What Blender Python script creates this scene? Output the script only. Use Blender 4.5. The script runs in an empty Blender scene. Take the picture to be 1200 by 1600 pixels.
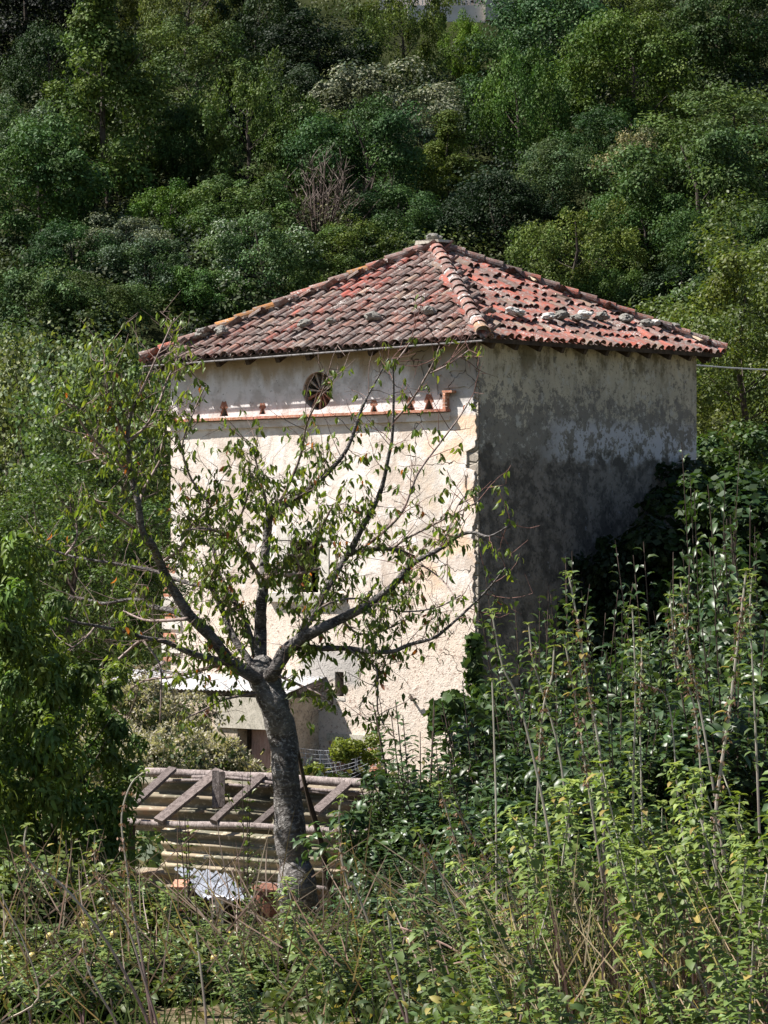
import bpy, bmesh, math, random
import numpy as np
from mathutils import Vector, Matrix, Euler, noise as mnoise

R = random.Random(7)
NR = np.random.RandomState(11)
C = bpy.context.scene.collection
SC = bpy.context.scene
PI = math.pi

# ------------------------------------------------------------------ camera, sky, sun, exposure
F, HY, EYE = 4600.0, 840.0, 6.0          # focal length in photo pixels, horizon row, eye height
cam = bpy.data.cameras.new('camera'); camo = bpy.data.objects.new('camera', cam); C.objects.link(camo)
camo.location = (0, 0, EYE); camo.rotation_euler = (PI / 2, 0, 0)
cam.sensor_fit = 'HORIZONTAL'; cam.sensor_width = 24.0; cam.lens = F / 1200 * 24.0
cam.shift_y = (HY - 800) / 1200.0
cam.clip_start = 0.5; cam.clip_end = 2000
SC.camera = camo
SUN_AZ, SUN_EL = math.radians(93), math.radians(52)      # azimuth: left of the way back to the camera
sdir = Vector((-math.sin(SUN_AZ) * math.cos(SUN_EL), -math.cos(SUN_AZ) * math.cos(SUN_EL), math.sin(SUN_EL)))
world = bpy.data.worlds.new('World'); SC.world = world; world.use_nodes = True
wn = world.node_tree.nodes; wl = world.node_tree.links
bg = wn['Background']; sky = wn.new('ShaderNodeTexSky'); sky.sky_type = 'NISHITA'; sky.sun_disc = False
sky.sun_elevation = SUN_EL; sky.sun_rotation = math.atan2(sdir.x, sdir.y)
wl.new(sky.outputs[0], bg.inputs[0]); bg.inputs[1].default_value = 0.05
sl = bpy.data.lights.new('sun', 'SUN'); sl.energy = 5.0; sl.angle = math.radians(0.53); sl.color = (1.0, 0.955, 0.89)
so = bpy.data.objects.new('sun', sl); C.objects.link(so); so.rotation_euler = (-sdir).to_track_quat('-Z', 'Y').to_euler()
so.location = sdir * 50
SC.view_settings.view_transform = 'Standard'; SC.view_settings.look = 'None'
SC.view_settings.exposure = 1.2; SC.view_settings.gamma = 1; SC.view_settings.use_curve_mapping = False
SC.cycles.max_bounces = 5; SC.cycles.transparent_max_bounces = 4

# ------------------------------------------------------------------ helpers
def P(px, py, D):
    return Vector(((px - 600) / F * D, D, EYE + (HY - py) / F * D))

def tag(o, label=None, cat=None, group=None, kind=None):
    if label: o['label'] = label
    if cat: o['category'] = cat
    if group: o['group'] = group
    if kind: o['kind'] = kind
    return o

def empty(name, loc=(0, 0, 0), rz=0.0):
    o = bpy.data.objects.new(name, None); C.objects.link(o)
    o.location = loc; o.rotation_euler = (0, 0, rz); o.empty_display_size = .2
    return o

def mesh(name, V, Fc, mat=None, col=None, smooth=False):
    me = bpy.data.meshes.new(name); me.from_pydata([tuple(v) for v in V], [], Fc); 
    if mat: me.materials.append(mat)
    if col is not None:
        a = me.color_attributes.new('Col', 'FLOAT_COLOR', 'POINT')
        arr = np.ones((len(V), 4), np.float32); arr[:, :3] = col
        a.data.foreach_set('color', arr.ravel())
    if smooth: me.polygons.foreach_set('use_smooth', [True] * len(me.polygons))
    me.update()
    return me

def npmesh(name, V, T, mat=None, col=None, smooth=False):
    """V (n,3) floats, T (m,k) ints with k = 3 or 4"""
    V = np.asarray(V, np.float32); T = np.asarray(T, np.int32); k = T.shape[1]
    me = bpy.data.meshes.new(name)
    me.vertices.add(len(V)); me.vertices.foreach_set('co', V.ravel())
    me.loops.add(T.size); me.loops.foreach_set('vertex_index', T.ravel())
    me.polygons.add(len(T)); me.polygons.foreach_set('loop_start', np.arange(0, T.size, k, dtype=np.int32))
    try: me.polygons.foreach_set('loop_total', np.full(len(T), k, np.int32))
    except Exception: pass
    if mat: me.materials.append(mat)
    if col is not None:
        a = me.color_attributes.new('Col', 'FLOAT_COLOR', 'POINT')
        arr = np.ones((len(V), 4), np.float32); arr[:, :3] = col
        a.data.foreach_set('color', arr.ravel())
    me.update(calc_edges=True)
    if smooth: me.polygons.foreach_set('use_smooth', [True] * len(me.polygons))
    return me

def obj(name, me, parent=None, loc=None, rot=None, scale=None):
    o = bpy.data.objects.new(name, me); C.objects.link(o)
    if parent: o.parent = parent
    if loc is not None: o.location = loc
    if rot is not None: o.rotation_euler = rot
    if scale is not None: o.scale = (scale,) * 3 if isinstance(scale, (int, float)) else scale
    return o

class MB:
    """collects boxes, bars, tubes and prisms into one mesh"""
    def __init__(s): s.V = []; s.F = []; s.C = []; s.c = (1, 1, 1)
    def add(s, V, Fc):
        n = len(s.V); s.V += [Vector(v) for v in V]; s.F += [tuple(i + n for i in f) for f in Fc]; s.C += [s.c] * len(V)
    def box(s, c, d, M=None, jit=0.0):
        x, y, z = [k / 2 for k in d]
        V = [Vector((a * x, b * y, e * z)) for a in (-1, 1) for b in (-1, 1) for e in (-1, 1)]
        if jit: V = [v + Vector([R.uniform(-jit, jit) for _ in range(3)]) for v in V]
        if M is not None: V = [M @ v for v in V]
        V = [v + Vector(c) for v in V]
        s.add(V, [(0, 1, 3, 2), (4, 6, 7, 5), (0, 4, 5, 1), (2, 3, 7, 6), (0, 2, 6, 4), (1, 5, 7, 3)])
    def bar(s, a, b, w, h, up=Vector((0, 0, 1))):
        a = Vector(a); b = Vector(b); d = (b - a); L = d.length; d.normalize()
        r = d.cross(up); r = r.normalized() if r.length > 1e-4 else Vector((1, 0, 0)); u = r.cross(d)
        M = Matrix((r, d, u)).transposed()
        s.box((a + b) / 2, (w, L, h), M)
    def tube(s, pts, rad, n=7, cap=True, wob=0.0):
        pts = [Vector(p) for p in pts]
        if isinstance(rad, (int, float)): rad = [rad] * len(pts)
        V = []; Fc = []; prev = None
        for i, p in enumerate(pts):
            d = (pts[min(i + 1, len(pts) - 1)] - pts[max(i - 1, 0)]).normalized()
            if prev is None:
                r = d.cross(Vector((.3, 1, .2))).normalized()
            else:
                r = (prev - d * prev.dot(d)).normalized()
            prev = r; u = d.cross(r)
            for k in range(n):
                a = 2 * PI * k / n; w = 1 + (R.uniform(-wob, wob) if wob else 0)
                V.append(p + (r * math.cos(a) + u * math.sin(a)) * rad[i] * w)
        for i in range(len(pts) - 1):
            for k in range(n):
                a = i * n + k; b = i * n + (k + 1) % n
                Fc.append((a, b, b + n, a + n))
        if cap:
            Fc.append(tuple(range(n))[::-1]); Fc.append(tuple(range((len(pts) - 1) * n, len(pts) * n)))
        s.add(V, Fc)
    def build(s, name, mat, parent=None, smooth=False, colored=True):
        me = mesh(name, s.V, s.F, mat, np.array(s.C, np.float32) if colored else None, smooth)
        return obj(name, me, parent)
    def me(s, name, mat, smooth=False):
        return mesh(name, s.V, s.F, mat, np.array(s.C, np.float32), smooth)

def smoothpath(pts, sub=4):
    """Catmull-Rom through points (Vectors) with radii as last element"""
    out = []
    n = len(pts)
    for i in range(n - 1):
        p0 = pts[max(i - 1, 0)]; p1 = pts[i]; p2 = pts[i + 1]; p3 = pts[min(i + 2, n - 1)]
        for k in range(sub):
            t = k / sub
            out.append(.5 * ((2 * p1) + (p2 - p0) * t + (2 * p0 - 5 * p1 + 4 * p2 - p3) * t * t + (3 * p1 - p0 - 3 * p2 + p3) * t ** 3))
    out.append(pts[-1])
    return out

# ------------------------------------------------------------------ materials
def newmat(name):
    m = bpy.data.materials.new(name); m.use_nodes = True
    nt = m.node_tree; b = nt.nodes['Principled BSDF']
    return m, nt, b
class NB:
    def __init__(s, nt): s.nt = nt
    def n(s, t, **kw):
        o = s.nt.nodes.new(t)
        for k, v in kw.items(): setattr(o, k, v)
        return o
    def L(s, a, b): s.nt.links.new(a, b)
    def val(s, sock, v):
        if hasattr(v, 'is_output'): s.L(v, sock)
        else: sock.default_value = v
    def noise(s, vec, scale, detail=5, rough=.55, dist=0):
        o = s.n('ShaderNodeTexNoise'); s.L(vec, o.inputs['Vector']); o.inputs['Scale'].default_value = scale
        o.inputs['Detail'].default_value = detail; o.inputs['Roughness'].default_value = rough; o.inputs['Distortion'].default_value = dist
        return o.outputs['Fac']
    def vor(s, vec, scale, feature='F1', rnd=1):
        o = s.n('ShaderNodeTexVoronoi', feature=feature); s.L(vec, o.inputs['Vector']); o.inputs['Scale'].default_value = scale
        o.inputs['Randomness'].default_value = rnd
        return o
    def ramp(s, f, a, b, smooth=True):
        o = s.n('ShaderNodeMapRange'); o.interpolation_type = 'SMOOTHSTEP' if smooth else 'LINEAR'
        s.val(o.inputs[0], f); s.val(o.inputs[1], a); s.val(o.inputs[2], b); return o.outputs[0]
    def math(s, op, a, b=0.0):
        o = s.n('ShaderNodeMath', operation=op); s.val(o.inputs[0], a); s.val(o.inputs[1], b); return o.outputs[0]
    def mix(s, f, a, b, mode='MIX'):
        o = s.n('ShaderNodeMix', data_type='RGBA', blend_type=mode)
        s.val(o.inputs[0], f)
        for sk, v in ((o.inputs[6], a), (o.inputs[7], b)):
            if hasattr(v, 'is_output'): s.L(v, sk)
            else: sk.default_value = (*v, 1)
        return o.outputs[2]
    def coord(s, which='Object'):
        return s.n('ShaderNodeTexCoord').outputs[which]
    def sep(s, v):
        o = s.n('ShaderNodeSeparateXYZ'); s.L(v, o.inputs[0]); return o.outputs
    def mapping(s, v, sc):
        o = s.n('ShaderNodeMapping'); s.L(v, o.inputs[0]); o.inputs['Scale'].default_value = sc; return o.outputs[0]
    def bump(s, h, strength, dist, bsdf, chain=None):
        o = s.n('ShaderNodeBump'); s.L(h, o.inputs['Height']); o.inputs['Strength'].default_value = strength
        o.inputs['Distance'].default_value = dist
        if chain: s.L(chain, o.inputs['Normal'])
        if bsdf: s.L(o.outputs[0], bsdf.inputs['Normal'])
        return o.outputs[0]

def leafmat(name, rough=.42, trans=.35, spec=.35, tcol=(1.25, 1.3, .55)):
    m, nt, b = newmat(name); n = NB(nt)
    at = n.n('ShaderNodeAttribute', attribute_name='Col'); oi = n.n('ShaderNodeObjectInfo')
    c = n.mix(1.0, at.outputs['Color'], oi.outputs['Color'], 'MULTIPLY')
    n.L(c, b.inputs['Base Color']); b.inputs['Roughness'].default_value = rough; b.inputs['Specular IOR Level'].default_value = spec
    t = n.n('ShaderNodeBsdfTranslucent'); n.L(n.mix(1.0, c, tcol, 'MULTIPLY'), t.inputs[0])
    mx = n.n('ShaderNodeMixShader'); mx.inputs[0].default_value = trans
    n.L(b.outputs[0], mx.inputs[1]); n.L(t.outputs[0], mx.inputs[2]); n.L(mx.outputs[0], nt.nodes['Material Output'].inputs[0])
    return m
M_leaf = leafmat('leaf_soft', .5, .32, .25)
M_gloss = leafmat('leaf_glossy', .42, .24, .42)
M_cherryleaf = leafmat('leaf_thin', .42, .5, .35, (1.4, 1.35, .45))
M_far = leafmat('leaf_far', .6, .22, .15, (1.1, 1.15, .7))

def simplemat(name, cols, scale=8, rough=.85, bump=.4, bd=.01, stretch=(1, 1, 1), spec=.2, useCol=False, metal=0.0):
    m, nt, b = newmat(name); n = NB(nt)
    co = n.mapping(n.coord(), stretch)
    f = n.noise(co, scale, 6, .6); f2 = n.noise(co, scale * 5.3, 4, .6)
    c = n.mix(n.ramp(f, .35, .65), cols[0], cols[1])
    if len(cols) > 2: c = n.mix(n.ramp(f2, .5, .66), c, cols[2])
    if useCol:
        at = n.n('ShaderNodeAttribute', attribute_name='Col'); c = n.mix(1.0, c, at.outputs['Color'], 'MULTIPLY')
    n.L(c, b.inputs['Base Color']); b.inputs['Roughness'].default_value = rough; b.inputs['Specular IOR Level'].default_value = spec
    b.inputs['Metallic'].default_value = metal
    n.bump(n.math('ADD', f, n.math('MULTIPLY', f2, .5)), bump, bd, b)
    return m

M_bark = simplemat('cherry_bark', [(.045, .038, .036), (.15, .135, .13), (.24, .225, .215)], 8, .85, 1.0, .05, (1, 1, 2))
M_trunk = simplemat('trunk_bark', [(.06, .052, .048), (.17, .158, .15), (.32, .305, .29)], 7, .85, 1.0, .05, (1, 1, 1.4))
M_twig = simplemat('twig_bark', [(.09, .07, .06), (.22, .19, .175)], 20, .75, .3, .004, useCol=True)
M_wood = simplemat('weathered_wood', [(.10, .083, .078), (.22, .19, .18), (.36, .32, .31)], 5, .85, .6, .01, (6, 6, 1), useCol=True)
M_darkwood = simplemat('dark_wood', [(.035, .026, .02), (.075, .055, .04)], 8, .85, .4, .01)
M_stem = simplemat('nettle_stem', [(.95, .95, .95), (1.0, 1.0, 1.0)], 10, .6, .1, .002, useCol=True)
M_stone = simplemat('grey_stone', [(.17, .165, .15), (.33, .32, .30), (.60, .60, .58)], 9, .9, .8, .02, useCol=True)
M_sheet = simplemat('pale_metal_sheet', [(.42, .43, .45), (.62, .62, .62), (.30, .26, .24)], 4, .5, .1, .004)
M_galv = simplemat('galvanised_sheet', [(.20, .215, .25), (.34, .36, .41), (.10, .095, .09)], 5, .4, .15, .004, metal=.4)
M_darkgalv = simplemat('old_zinc', [(.13, .12, .12), (.22, .21, .21), (.08, .07, .06)], 5, .7, .15, .004)
M_rust = simplemat('rusty_metal', [(.16, .07, .045), (.26, .12, .08), (.10, .06, .05)], 9, .75, .4, .006)
M_brick = simplemat('brick_clay', [(.36, .13, .075), (.50, .24, .15), (.58, .46, .38)], 11, .9, .5, .008, useCol=True)
M_concrete = simplemat('concrete', [(.40, .37, .31), (.52, .48, .41), (.24, .22, .19)], 8, .92, .6, .008)
M_winstone = simplemat('window_stone', [(.55, .51, .46), (.68, .64, .58), (.36, .33, .29)], 12, .9, .6, .008, (1, 1, 2))
M_pinkdoor = simplemat('faded_pink_paint', [(.50, .31, .29), (.60, .42, .39), (.36, .24, .22)], 4, .8, .3, .004, (5, 5, 1))
M_cable = simplemat('cable', [(.5, .5, .5), (.62, .62, .62)], 3, .5, .05, .001)
M_netting = simplemat('wire', [(.35, .36, .38), (.5, .5, .52)], 3, .5, .05, .001)
M_fruit = simplemat('fruit_skin', [(.36, .30, .09), (.46, .34, .12)], 12, .4, .05, .001, useCol=True, spec=.5)
M_farwall = simplemat('far_house_wall', [(.55, .50, .46), (.68, .62, .57)], 1, .9, .2, .01)

# corrugated sheet of the hutch: cream and moss with rust streaks
M_fibre, nt, b = newmat('mossy_corrugated_sheet'); n = NB(nt)
co = n.coord(); g = n.mapping(co, (1, 1, 5))
f1 = n.noise(g, 2.2, 6, .6); f2 = n.noise(co, 22, 4, .6); f3 = n.noise(co, 3.1, 4)
at = n.n('ShaderNodeAttribute', attribute_name='Col')
c = n.mix(n.ramp(f1, .36, .62), (.27, .215, .15), (.12, .115, .08)); c = n.mix(n.ramp(f2, .55, .7), c, (.50, .44, .34))
c = n.mix(n.math('MULTIPLY', n.ramp(f3, .55, .7), .7), c, (.27, .15, .09)); c = n.mix(1, c, at.outputs['Color'], 'MULTIPLY')
n.L(c, b.inputs['Base Color']); b.inputs['Roughness'].default_value = .8; n.bump(f2, .3, .004, b)

# ground
M_ground, nt, b = newmat('garden_soil'); n = NB(nt)
co = n.coord()
f1 = n.noise(co, 1.3, 8, .65); f2 = n.noise(co, 11, 6, .65)
c = n.mix(n.ramp(f1, .38, .6), (.13, .09, .065), (.075, .085, .035)); c = n.mix(n.ramp(f2, .5, .64), c, (.26, .20, .14))
n.L(c, b.inputs['Base Color']); b.inputs['Specular IOR Level'].default_value = 0; b.inputs['Roughness'].default_value = 1; n.bump(f2, .8, .05, b)
M_hill, nt, b = newmat('hill_soil'); n = NB(nt)
co = n.coord(); f1 = n.noise(co, .5, 8, .65)
c = n.mix(n.ramp(f1, .38, .6), (.018, .022, .010), (.035, .04, .018)); n.L(c, b.inputs['Base Color']); b.inputs['Specular IOR Level'].default_value = 0; b.inputs['Roughness'].default_value = 1

# roof tiles: per tile tint * clay, dark and pale lichen by place
M_tile, nt, b = newmat('clay_roof_tile'); n = NB(nt)
geo = n.n('ShaderNodeNewGeometry'); at = n.n('ShaderNodeAttribute', attribute_name='Col'); oi = n.n('ShaderNodeObjectInfo')
pos = geo.outputs['Position']
base = n.mix(1, n.mix(1, at.outputs['Color'], oi.outputs['Color'], 'MULTIPLY'), (.80, .76, .80), 'MULTIPLY')
f1 = n.noise(pos, 3.5, 7, .65); f2 = n.noise(pos, 14, 7, .7); f3 = n.noise(pos, 31, 4, .6)
c = n.mix(n.math('MULTIPLY', n.ramp(f1, .40, .60), .55), base, (.085, .07, .06))
c = n.mix(n.math('MULTIPLY', n.ramp(f2, .47, .62), .75), c, (.215, .19, .18))
f4 = n.noise(pos, 1.6, 6, .7)
c = n.mix(n.math('MULTIPLY', n.ramp(f3, .50, .62), n.ramp(f4, .50, .62)), c, (.46, .43, .40))
c = n.mix(n.math('MULTIPLY', n.ramp(f2, .38, .30), .6), c, (.045, .037, .03))
n.L(c, b.inputs['Base Color']); b.inputs['Roughness'].default_value = .82; b.inputs['Specular IOR Level'].default_value = .25
n.bump(n.math('ADD', f2, n.math('MULTIPLY', f3, .6)), .5, .012, b)

# rubble body behind the plaster
M_rubble, nt, b = newmat('rubble_masonry'); n = NB(nt)
co = n.coord(); w = n.mapping(co, (1, 1, 1.9))
v = n.vor(w, 3.3); ve = n.vor(w, 3.3, 'DISTANCE_TO_EDGE')
c = n.mix(n.noise(v.outputs['Color'], 3, 1), (.22, .19, .155), (.42, .37, .31)); c = n.mix(n.ramp(ve.outputs[0], .0, .06), (.36, .32, .27), c)
f2 = n.noise(co, 16, 6, .65); c = n.mix(n.ramp(f2, .5, .7), c, (.16, .14, .12))
n.L(c, b.inputs['Base Color']); b.inputs['Roughness'].default_value = .95
n.bump(n.math('ADD', n.ramp(ve.outputs[0], 0, .1), n.math('MULTIPLY', f2, .5)), .8, .04, b)

# plaster of the sunny wall (local y runs along the wall from the near corner, z up)
M_plasterL, nt, b = newmat('lime_plaster_sunny'); n = NB(nt)
co = n.coord(); X, Y, Z = n.sep(co)
big = n.noise(co, .9, 6, .62, .4); mid = n.noise(co, 3.2, 7, .65); fine = n.noise(co, 19, 6, .65)
st = n.noise(n.mapping(co, (1, 1, .28)), 3.0, 6, .6)
c = n.mix(n.ramp(big, .40, .62), (.73, .65, .585), (.55, .46, .39))
c = n.mix(n.math('MULTIPLY', n.ramp(mid, .48, .62), .7), c, (.80, .75, .71))
c = n.mix(n.math('MULTIPLY', n.ramp(n.noise(co, 6.5, 6, .7), .57, .66), .6), c, (.44, .34, .28))
# peach and ochre washes by the near corner
pk = n.math('MULTIPLY', n.ramp(Y, 1.7, .7), n.ramp(n.noise(co, 1.4, 4), .46, .60))
c = n.mix(n.math('MULTIPLY', pk, .7), c, (.72, .50, .33))
# lower half: rougher pinkish buff render
low = n.ramp(n.math('ADD', Z, n.math('MULTIPLY', big, 1.1)), 4.2, 3.6)
c = n.mix(n.math('MULTIPLY', low, .8), c, (.67, .575, .49))
c = n.mix(n.math('MULTIPLY', low, n.ramp(fine, .54, .64)), c, (.36, .26, .21))
# band above the ledge: greyer white, ochre streaks under the eave
up = n.ramp(Z, 6.1, 6.2)
cu = n.mix(n.ramp(mid, .42, .62), (.70, .67, .66), (.50, .465, .44))
cu = n.mix(n.math('MULTIPLY', n.ramp(n.math('ADD', Z, n.math('MULTIPLY', st, 1.0)), 7.25, 7.6), .85), cu, (.36, .27, .17))
cu = n.mix(n.math('MULTIPLY', n.ramp(fine, .62, .68), .8), cu, (.22, .19, .16))
c = n.mix(up, c, cu)
# grey cement patches: over the shed, and by the top near corner
def boxmask(y0, y1, z0, z1, soft=.12, wob=.35):
    yy = n.math('ADD', Y, n.math('MULTIPLY', n.math('SUBTRACT', mid, .5), wob * 2)); zz = n.math('ADD', Z, n.math('MULTIPLY', n.math('SUBTRACT', big, .5), wob * 2))
    a = n.math('MULTIPLY', n.ramp(yy, y0 - soft, y0 + soft), n.ramp(yy, y1 + soft, y1 - soft))
    d = n.math('MULTIPLY', n.ramp(zz, z0 - soft, z0 + soft), n.ramp(zz, z1 + soft, z1 - soft))
    return n.math('MULTIPLY', a, d)
c = n.mix(n.math('MULTIPLY', boxmask(2.3, 3.6, 1.85, 2.4), .8), c, (.36, .35, .34))
c = n.mix(n.math('MULTIPLY', boxmask(-.1, 1.25, 6.5, 7.3), .75), c, (.27, .245, .21))
c = n.mix(n.math('MULTIPLY', boxmask(.75, 1.2, 3.9, 5.4, .08, .25), .5), c, (.45, .40, .34))
# hairline cracks
wv = n.n('ShaderNodeTexVoronoi', feature='DISTANCE_TO_EDGE'); wv.inputs['Scale'].default_value = .8
dn = n.n('ShaderNodeVectorMath', operation='ADD'); dz = n.n('ShaderNodeTexNoise'); dz.inputs['Scale'].default_value = 3; n.L(co, dz.inputs['Vector'])
dm = n.n('ShaderNodeVectorMath', operation='SCALE'); n.L(dz.outputs['Color'], dm.inputs[0]); dm.inputs['Scale'].default_value = .5
n.L(co, dn.inputs[0]); n.L(dm.outputs[0], dn.inputs[1]); n.L(dn.outputs[0], wv.inputs['Vector'])
crack = n.math('MULTIPLY', n.ramp(wv.outputs[0], .007, .002), n.ramp(n.math('ADD', Y, n.math('MULTIPLY', Z, -.25)), .9, -.4))
c = n.mix(crack, c, (.10, .08, .065))
n.L(c, b.inputs['Base Color']); b.inputs['Roughness'].default_value = .93; b.inputs['Specular IOR Level'].default_value = .15
pit = n.vor(co, 26); pits = n.ramp(pit.outputs['Distance'], .16, .30)
h = n.math('ADD', n.math('MULTIPLY', mid, .7), n.math('MULTIPLY', fine, .35)); h = n.math('SUBTRACT', h, n.math('MULTIPLY', crack, .5))
h2 = n.math('MULTIPLY', n.math('MULTIPLY', pits, n.math('ADD', low, .12)), .35)
n.bump(n.math('ADD', h, h2), .8, .035, b)

# plaster of the shaded wall (local x runs along the wall from the near corner)
M_plasterR, nt, b = newmat('lime_plaster_stained'); n = NB(nt)
co = n.coord(); X, Y, Z = n.sep(co)
big = n.noise(co, .8, 6, .62, .3); mid = n.noise(co, 2.6, 8, .68, .2); fine = n.noise(co, 13, 7, .7)
st = n.noise(n.mapping(co, (1, 1, .55)), 1.7, 8, .7)
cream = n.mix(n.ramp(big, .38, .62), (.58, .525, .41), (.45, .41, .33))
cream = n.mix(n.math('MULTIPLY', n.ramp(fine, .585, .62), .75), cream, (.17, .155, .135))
zz = n.math('ADD', Z, n.math('MULTIPLY', n.math('SUBTRACT', mid, .5), 3.6)); zz = n.math('ADD', zz, n.math('MULTIPLY', n.math('SUBTRACT', fine, .5), 2.0))
blot = n.math('MULTIPLY', n.ramp(zz, 6.6, 6.2), n.ramp(mid, .40, .46))
runs = n.noise(n.mapping(co, (1, 1, .16)), 4.5, 5, .6)
cream = n.mix(n.math('MULTIPLY', n.ramp(n.math('ADD', runs, n.math('MULTIPLY', Z, -.03)), .33, .44), .45), cream, (.22, .20, .16))
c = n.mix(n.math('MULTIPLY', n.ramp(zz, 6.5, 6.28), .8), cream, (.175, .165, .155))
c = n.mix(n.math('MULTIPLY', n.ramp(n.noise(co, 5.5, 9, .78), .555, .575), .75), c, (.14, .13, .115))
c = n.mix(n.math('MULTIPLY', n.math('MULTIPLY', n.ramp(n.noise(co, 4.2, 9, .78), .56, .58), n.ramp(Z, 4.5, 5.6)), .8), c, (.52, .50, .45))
# pale limewash remnants just above the old roof line
zw = n.math('MULTIPLY', n.ramp(n.math('ADD', Z, n.math('MULTIPLY', n.math('SUBTRACT', mid, .5), 1.2)), 5.4, 5.7), n.ramp(Z, 6.25, 6.0)); zw = n.math('MULTIPLY', zw, n.ramp(n.math('ADD', n.math('MULTIPLY', mid, .6), n.math('MULTIPLY', fine, .4)), .485, .515))
zw = n.math('MULTIPLY', zw, n.ramp(X, 1.4, 2.6))
c = n.mix(zw, c, (.52, .515, .54))
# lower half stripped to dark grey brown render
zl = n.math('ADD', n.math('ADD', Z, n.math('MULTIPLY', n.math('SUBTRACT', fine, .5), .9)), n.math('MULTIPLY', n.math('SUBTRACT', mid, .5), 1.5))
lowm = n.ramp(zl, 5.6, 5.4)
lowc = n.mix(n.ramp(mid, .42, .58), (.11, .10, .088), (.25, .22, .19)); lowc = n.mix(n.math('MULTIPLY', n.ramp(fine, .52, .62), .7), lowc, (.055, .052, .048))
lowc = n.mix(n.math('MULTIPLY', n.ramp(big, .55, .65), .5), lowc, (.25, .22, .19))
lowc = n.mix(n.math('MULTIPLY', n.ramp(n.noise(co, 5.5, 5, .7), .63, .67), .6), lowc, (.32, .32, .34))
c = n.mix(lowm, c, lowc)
# ochre and black runs below the eave
ev = n.math('MULTIPLY', n.ramp(n.math('ADD', Z, n.math('MULTIPLY', st, 1.5)), 7.45, 8.0), n.ramp(st, .46, .56))
c = n.mix(n.math('MULTIPLY', ev, .8), c, (.14, .12, .07))
n.L(c, b.inputs['Base Color']); b.inputs['Roughness'].default_value = .95; b.inputs['Specular IOR Level'].default_value = .1
n.bump(n.math('ADD', mid, n.math('MULTIPLY', fine, .6)), .9, .05, b)

# ------------------------------------------------------------------ ground and hill
def zrel(D):
    pts = [(-200, -1.2), (0, -1.55), (10, -1.95), (18, -2.5), (22, -2.95), (27, -3.45), (36, -4.0), (46, -4.2), (72, -4.2), (84, -3.6), (96, 1.0), (240, 69), (320, 88)]
    for (a, za), (b_, zb) in zip(pts, pts[1:]):
        if D <= b_: return za + (zb - za) * (D - a) / (b_ - a)
    return pts[-1][1]
def gz(x, D):
    h = EYE + zrel(D)
    if D > 84: h += 1.2 * mnoise.noise(Vector((x * .06, D * .06, 0)))
    return h + .12 * mnoise.noise(Vector((x * .4, D * .4, 1.3)))
def sheet(name, x0, x1, nx, ys, mat):
    V = [(x0 + (x1 - x0) * i / nx, y, gz(x0 + (x1 - x0) * i / nx, y)) for y in ys for i in range(nx + 1)]
    Fc = [(j * (nx + 1) + i, j * (nx + 1) + i + 1, (j + 1) * (nx + 1) + i + 1, (j + 1) * (nx + 1) + i) for j in range(len(ys) - 1) for i in range(nx)]
    o = obj(name, mesh(name, V, Fc, mat, None, True)); return tag(o, kind='structure')
sheet('ground', -90, 90, 180, [-40 + i * 4 for i in range(11)] + [5 + i * .75 for i in range(106)], M_ground)
hl = sheet('hillside', -240, 240, 120, [84.2 + i * 3 for i in range(79)], M_hill)
V = [(x, y, EYE - 4.6) for x in (-2500, 2500) for y in (-2500, 2500)]
tag(obj('terrain', mesh('terrain', V, [(0, 2, 3, 1)], M_ground)), kind='structure')

# ------------------------------------------------------------------ the tower
TH = math.radians(52.2)
dR = Vector((math.cos(TH), math.sin(TH), 0)); dL = Vector((-math.sin(TH), math.cos(TH), 0))
OV, HALF = .36, 3.60                       # overhang and half width of the roof
W = 2 * (HALF - OV)
E0 = P(755, 524, 46.0)
O = E0 + OV * (dR + dL); O.z = EYE - 4.2
ZE = E0.z - O.z                            # eave height over the ground
tower = empty('tower_house', O, TH)
tag(tower, 'square plastered tower house with a red tiled pyramid roof and a round louvred window', 'house')
RI = Matrix.Rotation(-TH, 3, 'Z')
def ray(px, py): return RI @ Vector(((px - 600) / F, 1, (HY - py) / F))
EL = RI @ (Vector((0, 0, EYE)) - O)
def wL(px, py, off=0.0):
    """photo pixel -> point on the sunny wall, off metres in front of it"""
    d = ray(px, py); t = (-off - EL.x) / d.x; p = EL + d * t; return Vector((-off, p.y, p.z))
def wR(px, py, off=0.0):
    d = ray(px, py); t = (-off - EL.y) / d.y; p = EL + d * t; return Vector((p.x, -off, p.z))
def TL(v): return O + Matrix.Rotation(TH, 3, 'Z') @ Vector(v)

def boolean(o, cutters):
    for c_ in cutters:
        md = o.modifiers.new('cut', 'BOOLEAN'); md.operation = 'DIFFERENCE'; md.object = c_; md.solver = 'EXACT'
    dg = bpy.context.evaluated_depsgraph_get(); dg.update()
    me = bpy.data.meshes.new_from_object(o.evaluated_get(dg)); o.modifiers.clear(); old = o.data; o.data = me
    if not me.materials and old.materials: me.materials.append(old.materials[0])
def cutbox(a, b_):
    m = MB(); m.box((Vector(a) + Vector(b_)) / 2, [abs(b_[i] - a[i]) for i in range(3)]); return m.build('cut', None, tower)

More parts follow.
